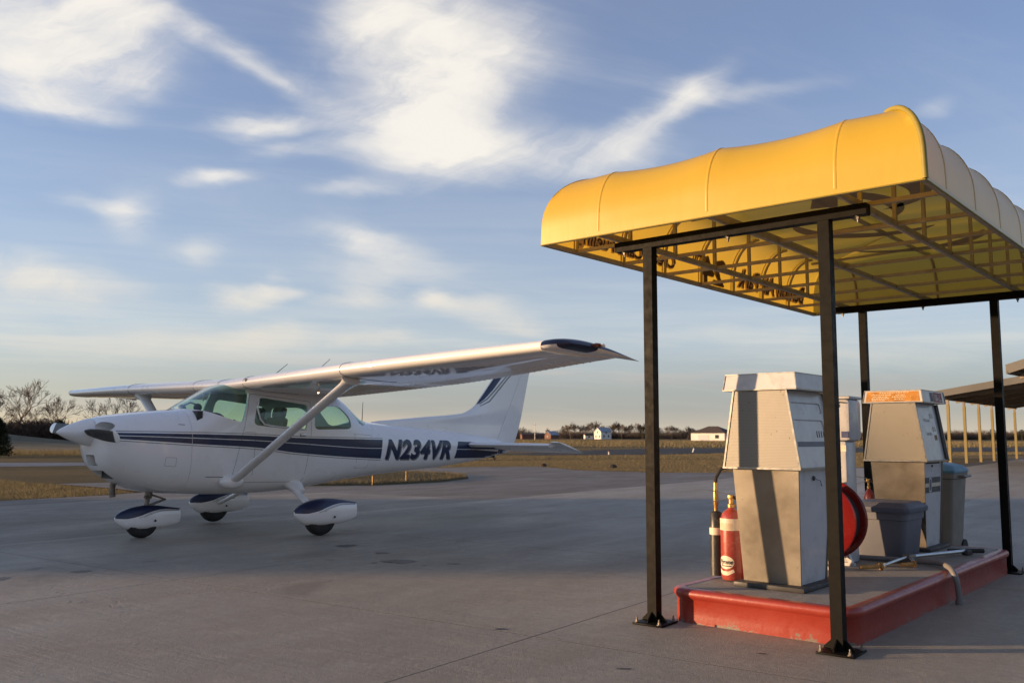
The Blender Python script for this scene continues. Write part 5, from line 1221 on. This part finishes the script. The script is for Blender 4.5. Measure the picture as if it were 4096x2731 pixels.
house(ux(2410, 560), 560, R(40), 9.0, 6.0, 4.6, 2.4, M['house_white'], M['roof_blue'], 'two-storey white farmhouse with grey roof in front of bare trees', False, [('l', 0, 4.2, 1.0, 1.4), ('l', -1.6, 1.6, 1.0, 1.4), ('l', 1.4, 1.6, 1.0, 1.4), ('f', 2.0, 1.8, 1.1, 1.4), ('f', -2.0, 1.8, 1.1, 1.4), ('f', 0, 3.9, 1.1, 1.2)])
house(ux(2206, 540), 540, R(42), 6.5, 5.5, 2.6, 2.0, M['brick_red'], M['roof_blue'], 'small red-walled house with blue-grey gable roof right of the utility pole', False, [('l', 0, 1.5, 1.2, 1.1), ('f', 1.5, 1.5, 1.2, 1.1)])
house(ux(2130, 520), 520, R(8), 13.0, 7.0, 2.4, 1.0, M['brick_red'], M['roof_brown'], 'low dark barn with a flat-pitched roof just right of the airplane fin', False, [('f', 2, 1.2, 2.2, 1.2), ('f', 5, 1.2, 1.6, 1.2)], [('f', -3, 1.4, 2.0)])
house(ux(2345, 590), 575, R(10), 5.0, 4.0, 2.3, 1.2, M['house_white'], M['roof_brown'], 'tiny pale shed left of the two-storey farmhouse', False, [('f', 0, 1.3, 1.4, 1.0)])
hb = thing('shade_building', 'unseen building added left of the airplane to shade its lower half', 'hangar', (-58, 11.0, 0), 0)  # unseen sun blocker, sized so its shadow covers the airplane below the wing
mb = MB(); mb.prism([(-4.40, -.04), (-4.40, 6.25), (5.2, 6.40), (5.2, -.04)], lambda yy, z, xx: Vector((xx, yy, z)), -4, 4); wl = mb.build('wall', M['roof_metal'], hb, 0)
mb = MB(); mb.prism([(-4.50, 6.255), (5.4, 6.41), (5.4, 6.47), (-4.50, 6.315)], lambda yy, z, xx: Vector((xx, yy, z)), -4.3, 4.3); mb.build('roof', M['roof_under'], hb, 0)
mb = MB(); mb.box((4.03, -.3, 1.9), (.06, 7.0, 3.8)); mb.build('sliding_door', M['roof_under'], hb, 0)

# ---- bare trees
def tree_mesh(seed, h, depth, spread=.55, twig=.012, splits=(2, 3), trunk_r=None, first=.17):
    rnd = random.Random(seed); tr = MB(); cr = MB()
    def seg(mb, p, q, r0, r1, n):
        t = (q - p).normalized(); u = t.orthogonal().normalized(); w = t.cross(u); R0 = []; R1 = []
        for k in range(n): a = 2 * math.pi * k / n; d = u * math.cos(a) + w * math.sin(a); R0.append(p + d * r0); R1.append(q + d * r1)
        mb.add(R0 + R1, [(k, (k+1) % n, n + (k+1) % n, n + k) for k in range(n)])
    def grow(p, d, L, r, lev):
        k = 2 if lev > 1 else 1; q = p; pts = [p]
        for i in range(k):
            d = (d + Vector((rnd.gauss(0, .13), rnd.gauss(0, .13), rnd.gauss(.02, .08)))).normalized(); q2 = q + d * (L / k); r2 = max(twig, r * (1 - .2 * (i + 1)))
            seg(tr if lev >= depth - 1 else cr, q, q2, max(twig, r * (1 - .2 * i)), r2, 6 if lev >= depth - 1 else 3); q = q2; pts.append(q)
        if lev == 0: return
        n = rnd.randint(*splits)
        for j in range(n):
            ax = d.orthogonal().normalized(); ax.rotate(Matrix.Rotation(rnd.uniform(0, 6.283), 3, d)); nd = d.copy(); nd.rotate(Matrix.Rotation(rnd.uniform(.15, .15 + spread), 3, ax)); nd.z += .10; nd.normalize()
            start = q if j < 2 else p + (q - p) * rnd.uniform(.35, .95)
            grow(start, nd, L * rnd.uniform(.70, .95) * (1.15 if lev == depth else 1.0), r * rnd.uniform(.52, .68), lev - 1)
    grow(Vector((0, 0, -.1)), Vector((rnd.gauss(0, .06), rnd.gauss(0, .06), 1)).normalized(), h * first, trunk_r or h * .022, depth)
    zt = max(p[2] for p in cr.v); k = h / zt; out = []
    for mb, nm in ((tr, 'trunk'), (cr, 'crown')):
        me = bpy.data.meshes.new(nm); me.from_pydata([(x * k, y * k, z * k) for x, y, z in mb.v], [], mb.f); me.materials.append(M['bark']); out.append(me)
    return out
def place_tree(ms, x, y, z, s, rz, label, group, name='bare_tree', cat='tree'):
    t = thing(name, label, cat, (x, y, z), rz, group); t.scale = (s, s, s)
    for me in ms:
        o = bpy.data.objects.new(me.name.split('.')[0], me); COL.objects.link(o); o.parent = t
    return t
near = [tree_mesh(11, 7.6, 7, .60, .013, (2, 3)), tree_mesh(23, 6.4, 7, .5, .012, (2, 3)), tree_mesh(37, 6.6, 7, .72, .012, (2, 3))]
place_tree(near[0], ux(75, 104), 104, .3, 1.0, .4, 'tall spreading bare tree at the left edge above the brown brush', 'bare trees on the hill')
place_tree(near[1], ux(-60, 107), 107, .3, 1.05, 2.0, 'bare tree cut by the left edge of the picture', 'bare trees on the hill')
place_tree(near[1], ux(270, 106), 106, .1, .92, 4.4, 'thin bare tree above the propeller spinner', 'bare trees on the hill')
place_tree(near[2], ux(445, 106), 106, .0, .98, 1.2, 'dense bare tree behind the far wing', 'bare trees on the hill')
place_tree(near[2], ux(150, 118), 118, .2, .9, 5.0, 'bare tree behind the tallest one on the hill', 'bare trees on the hill')
far = [tree_mesh(100 + k, 10, 6, .42 + .05 * k, .040, (2, 3), .20, .14) for k in range(5)]
rnd = random.Random(21); nt_ = 0
lab = 'bare brown tree in the line along the horizon'
us = [2088, 2065, 2185, 2250, 2268, 2284, 2300, 2318, 2330, 2346, 2360, 2372, 2386, 2400, 2436, 2448, 2462, 2474, 2488, 2500, 2512, 2526, 2538, 2552, 2568, 2582, 2596, 2612, 2650, 2668, 2684, 2700, 2716, 2732, 2748, 2765, 2782, 2800, 2820, 2840, 3790, 3815, 3840, 3862, 3885, 3910, 3935, 4010, 4040, 4062, 4095, 3450, 3380, 3520, 1990, 2030] + list(range(700, 1990, 46)) + list(range(2870, 3780, 48)) + list(range(4130, 4900, 55))
for u in us:
    d = rnd.uniform(575, 690); hgt = rnd.uniform(.85, 1.25) * (1.0 if 2250 < u < 2600 else .8 if u < 3000 else .62)
    if 2050 < u < 2200: hgt = .8
    place_tree(far[rnd.randrange(5)], ux(u, d), d, -.1, hgt, rnd.uniform(0, 6.28), lab, 'bare trees along the horizon')
def bush_mesh(seed, w, h, n, mat, twig=.02):
    rnd = random.Random(seed); mb = MB()
    for i in range(n):
        a = rnd.uniform(0, 6.283); rr_ = w * math.sqrt(rnd.random()) * .5; p = Vector((rr_ * math.cos(a), rr_ * math.sin(a), 0)); top = Vector((p.x * rnd.uniform(1.0, 1.7) + rnd.gauss(0, .2), p.y * rnd.uniform(1.0, 1.7) + rnd.gauss(0, .2), h * rnd.uniform(.45, 1.0) * (1 - .35 * (rr_ / (w * .5)) ** 2)))
        m = (p + top) / 2 + Vector((rnd.gauss(0, .15), rnd.gauss(0, .15), .1)); mb.tube([p, m, top], [twig, twig * .8, twig * .4], 3, cap=False)
        for k in range(4):
            s = m + (top - m) * rnd.random(); mb.tube([s, s + Vector((rnd.gauss(0, .3), rnd.gauss(0, .3), rnd.uniform(.1, .45)))], [twig * .6, twig * .4], 3, cap=False)
    me = bpy.data.meshes.new('twigs'); me.from_pydata(mb.v, [], mb.f); me.materials.append(mat); return me
bm1 = [bush_mesh(5 + k, 4.5, 3.0, 330, M['brush'], .035) for k in range(3)]
for k in range(16):
    u = -60 + 24 * k; d = 97 + 4 * rnd.random(); s = (.85 + .25 * rnd.random()) * (1.0 if u < 240 else .55)
    t = thing('brush', 'leafless brown brush in the thicket under the hill trees', 'shrub', (ux(u, d), d, .2), rnd.uniform(0, 6.28), 'brush on the hill'); t.scale = (s, s, s * .95)
    o = bpy.data.objects.new('twigs', bm1[k % 3]); COL.objects.link(o); o.parent = t
bm2 = [bush_mesh(45 + k, 14, 4.2, 420, M['bark'], .05) for k in range(2)]
for k, u in enumerate(list(range(2235, 2620, 24)) + list(range(2650, 2800, 26)) + list(range(3790, 4110, 26)) + [2070, 2100, 3460, 3400] + list(range(700, 2060, 60)) + list(range(2870, 3780, 60)) + list(range(4130, 4900, 60))):
    d = 600 + 60 * rnd.random()
    t = thing('brush', 'leafless brush under the trees along the horizon', 'shrub', (ux(u, d), d, -.05), rnd.uniform(0, 6.28), 'brush along the horizon'); t.scale = (1, 1, rnd.uniform(1.1, 1.9))
    o = bpy.data.objects.new('twigs', bm2[k % 2]); COL.objects.link(o); o.parent = t
def conifer_mesh(seed, h, w, n, taper=1.0):
    rnd = random.Random(seed); V = []; F = []
    for i in range(n):
        z = h * (.04 + .96 * rnd.random()); k = (1 - z / h) ** taper; r = w * k * math.sqrt(rnd.random()) * rnd.uniform(.75, 1.12) + .02; a = rnd.uniform(0, 6.283); c = Vector((r * math.cos(a), r * math.sin(a), z))
        s = h * .035 * rnd.uniform(.6, 1.4); d = Vector((math.cos(a) + rnd.gauss(0, .4), math.sin(a) + rnd.gauss(0, .4), rnd.gauss(.1, .35))).normalized(); p = d.orthogonal().normalized(); p.rotate(Matrix.Rotation(rnd.uniform(0, 6.28), 3, d))
        o = len(V); V += [c - p * s * .35, c + p * s * .35, c + d * s * 1.6]; F.append((o, o+1, o+2))
    me = bpy.data.meshes.new('crown'); me.from_pydata(V, [], F); me.materials.append(M['needle']); return me
def conifer(x, y, h, w, n, seed, label, taper=.8):
    t = thing('evergreen_tree', label, 'tree', (x, y, -.05), 0); me = conifer_mesh(seed, h, w, n, taper); o = bpy.data.objects.new('crown', me); COL.objects.link(o); o.parent = t
    mb = MB(); mb.tube([(0, 0, 0), (0, 0, h * .9)], [h * .03, h * .006], 6); mb.build('trunk', M['bark'], t)
conifer(ux(-10, 52), 52, 2.3, 1.0, 6500, 3, 'dark evergreen cut by the left edge below the brush', .5)
conifer(ux(248, 97), 97, 2.9, .8, 2600, 4, 'small round evergreen above the propeller spinner', .45)
conifer(ux(3962, 480), 480, 6.2, 3.6, 1800, 5, 'dark evergreen seen between the yellow hangar posts', .5)
conifer(ux(4078, 470), 470, 5.6, 3.6, 1800, 6, 'dark evergreen at the right edge of the picture', .5)
conifer(ux(2570, 590), 590, 8.0, 3.4, 1200, 7, 'dark evergreen among the bare trees right of the farmhouse', .45)
conifer(ux(2594, 595), 595, 7.0, 2.6, 1000, 8, 'dark evergreen just left of the front canopy post', .45)
# ---- small things
def single(name, mb, mat, label, cat, loc, rz=0, group=None, smooth=35): return tag(mb.build(name, mat, None, smooth, loc), label, cat, group)
pole = thing('utility_pole', 'tall thin utility pole right of the airplane fin', 'pole', (ux(2140, 330), 330, 0))
mb = MB(); mb.tube([(0, 0, -.1), (0, 0, 6.1)], [.13, .09], 8); mb.build('shaft', M['house_white'], pole)
mb = MB(); mb.beam((-.5, 0, 5.6), (.5, 0, 5.6), .09, .1); mb.build('crossarm', M['bark'], pole)
for u, v0, v1, lb, tl in ((2434, 1797, 1813, 'small white runway marker post right of the tailplane', 0), (2767, 1788, 1803, 'leaning white runway marker post left of the nearer pump', .25)):
    d = FPX * CAMH / (v1 - 1745.5); h = (v1 - v0) / FPX * d
    t = thing('marker_post', lb, 'marker', (ux(u, d), d, -.04)); mb = MB(); mb.tube([(0, 0, 0), (tl * h, 0, h * .72)], .045 * d / 60, 8); mb.build('shaft', M['marker_white'], t); mb = MB(); mb.tube([(tl * h, 0, h * .72), (tl * h * 1.4, 0, h)], .05 * d / 60, 8); mb.build('cap', M['brick_red'] if tl == 0 else M['marker_white'], t)
for u, v0, v1, lb in ((1497, 1905, 1935, 'short thin stake in the grass island under the airplane tail'), (1630, 1886, 1927, 'taller thin stake in the grass island under the registration number')):
    d = FPX * CAMH / (v1 - 1745.5); h = (v1 - v0) / FPX * d
    t = thing('stake', lb, 'stake', (ux(u, d), d, .02)); mb = MB(); mb.tube([(0, 0, -.05), (0, 0, h)], .010, 6); mb.build('shaft', M['brass'], t); mb = MB(); mb.tube([(0, 0, h), (.012, 0, h + .012)], .012, 6); mb.build('tip', M['grip'], t)
for u, v, w, lb in ((2174, 1857, .30, 'dark clod at the taxiway edge below the tailplane tip'), (2450, 1860, .34, 'flat dark clod in the grass left of the front canopy post')):
    d = FPX * CAMH / (v + 3 - 1745.5); mb = MB(); rnd2 = random.Random(u)
    mb.loft([[(w * k * (math.cos(a) * rnd2.uniform(.85, 1.1)), w * k * .7 * math.sin(a), z) for a in [2 * math.pi * i / 12 for i in range(12)]] for k, z in ((.5, -.03), (.5, .04), (.38, .11), (.15, .14))]); single('dirt_clod', mb, M['rock'], lb, 'clod', (ux(u, d), d, -.03))
fence = thing('pasture_fence', 'short low fence in the field beyond the tailplane', 'fence', (ux(2325, 210), 210, -.05))
for k in range(5): mb = MB(); mb.tube([(-1.6 + .8 * k, 0, 0), (-1.6 + .8 * k, 0, 1.1)], .04, 6); mb.build('post', M['bark'], fence)
for z in (.4, .9): mb = MB(); mb.beam((-1.6, 0, z), (1.6, 0, z), .03, .05); mb.build('rail', M['bark'], fence)
SC.cycles.use_denoising = True
SC.cycles.max_bounces = 8; SC.cycles.transparent_max_bounces = 12; SC.cycles.sample_clamp_indirect = 8.0
world.cycles.sampling_method = 'MANUAL'; world.cycles.sample_map_resolution = 512
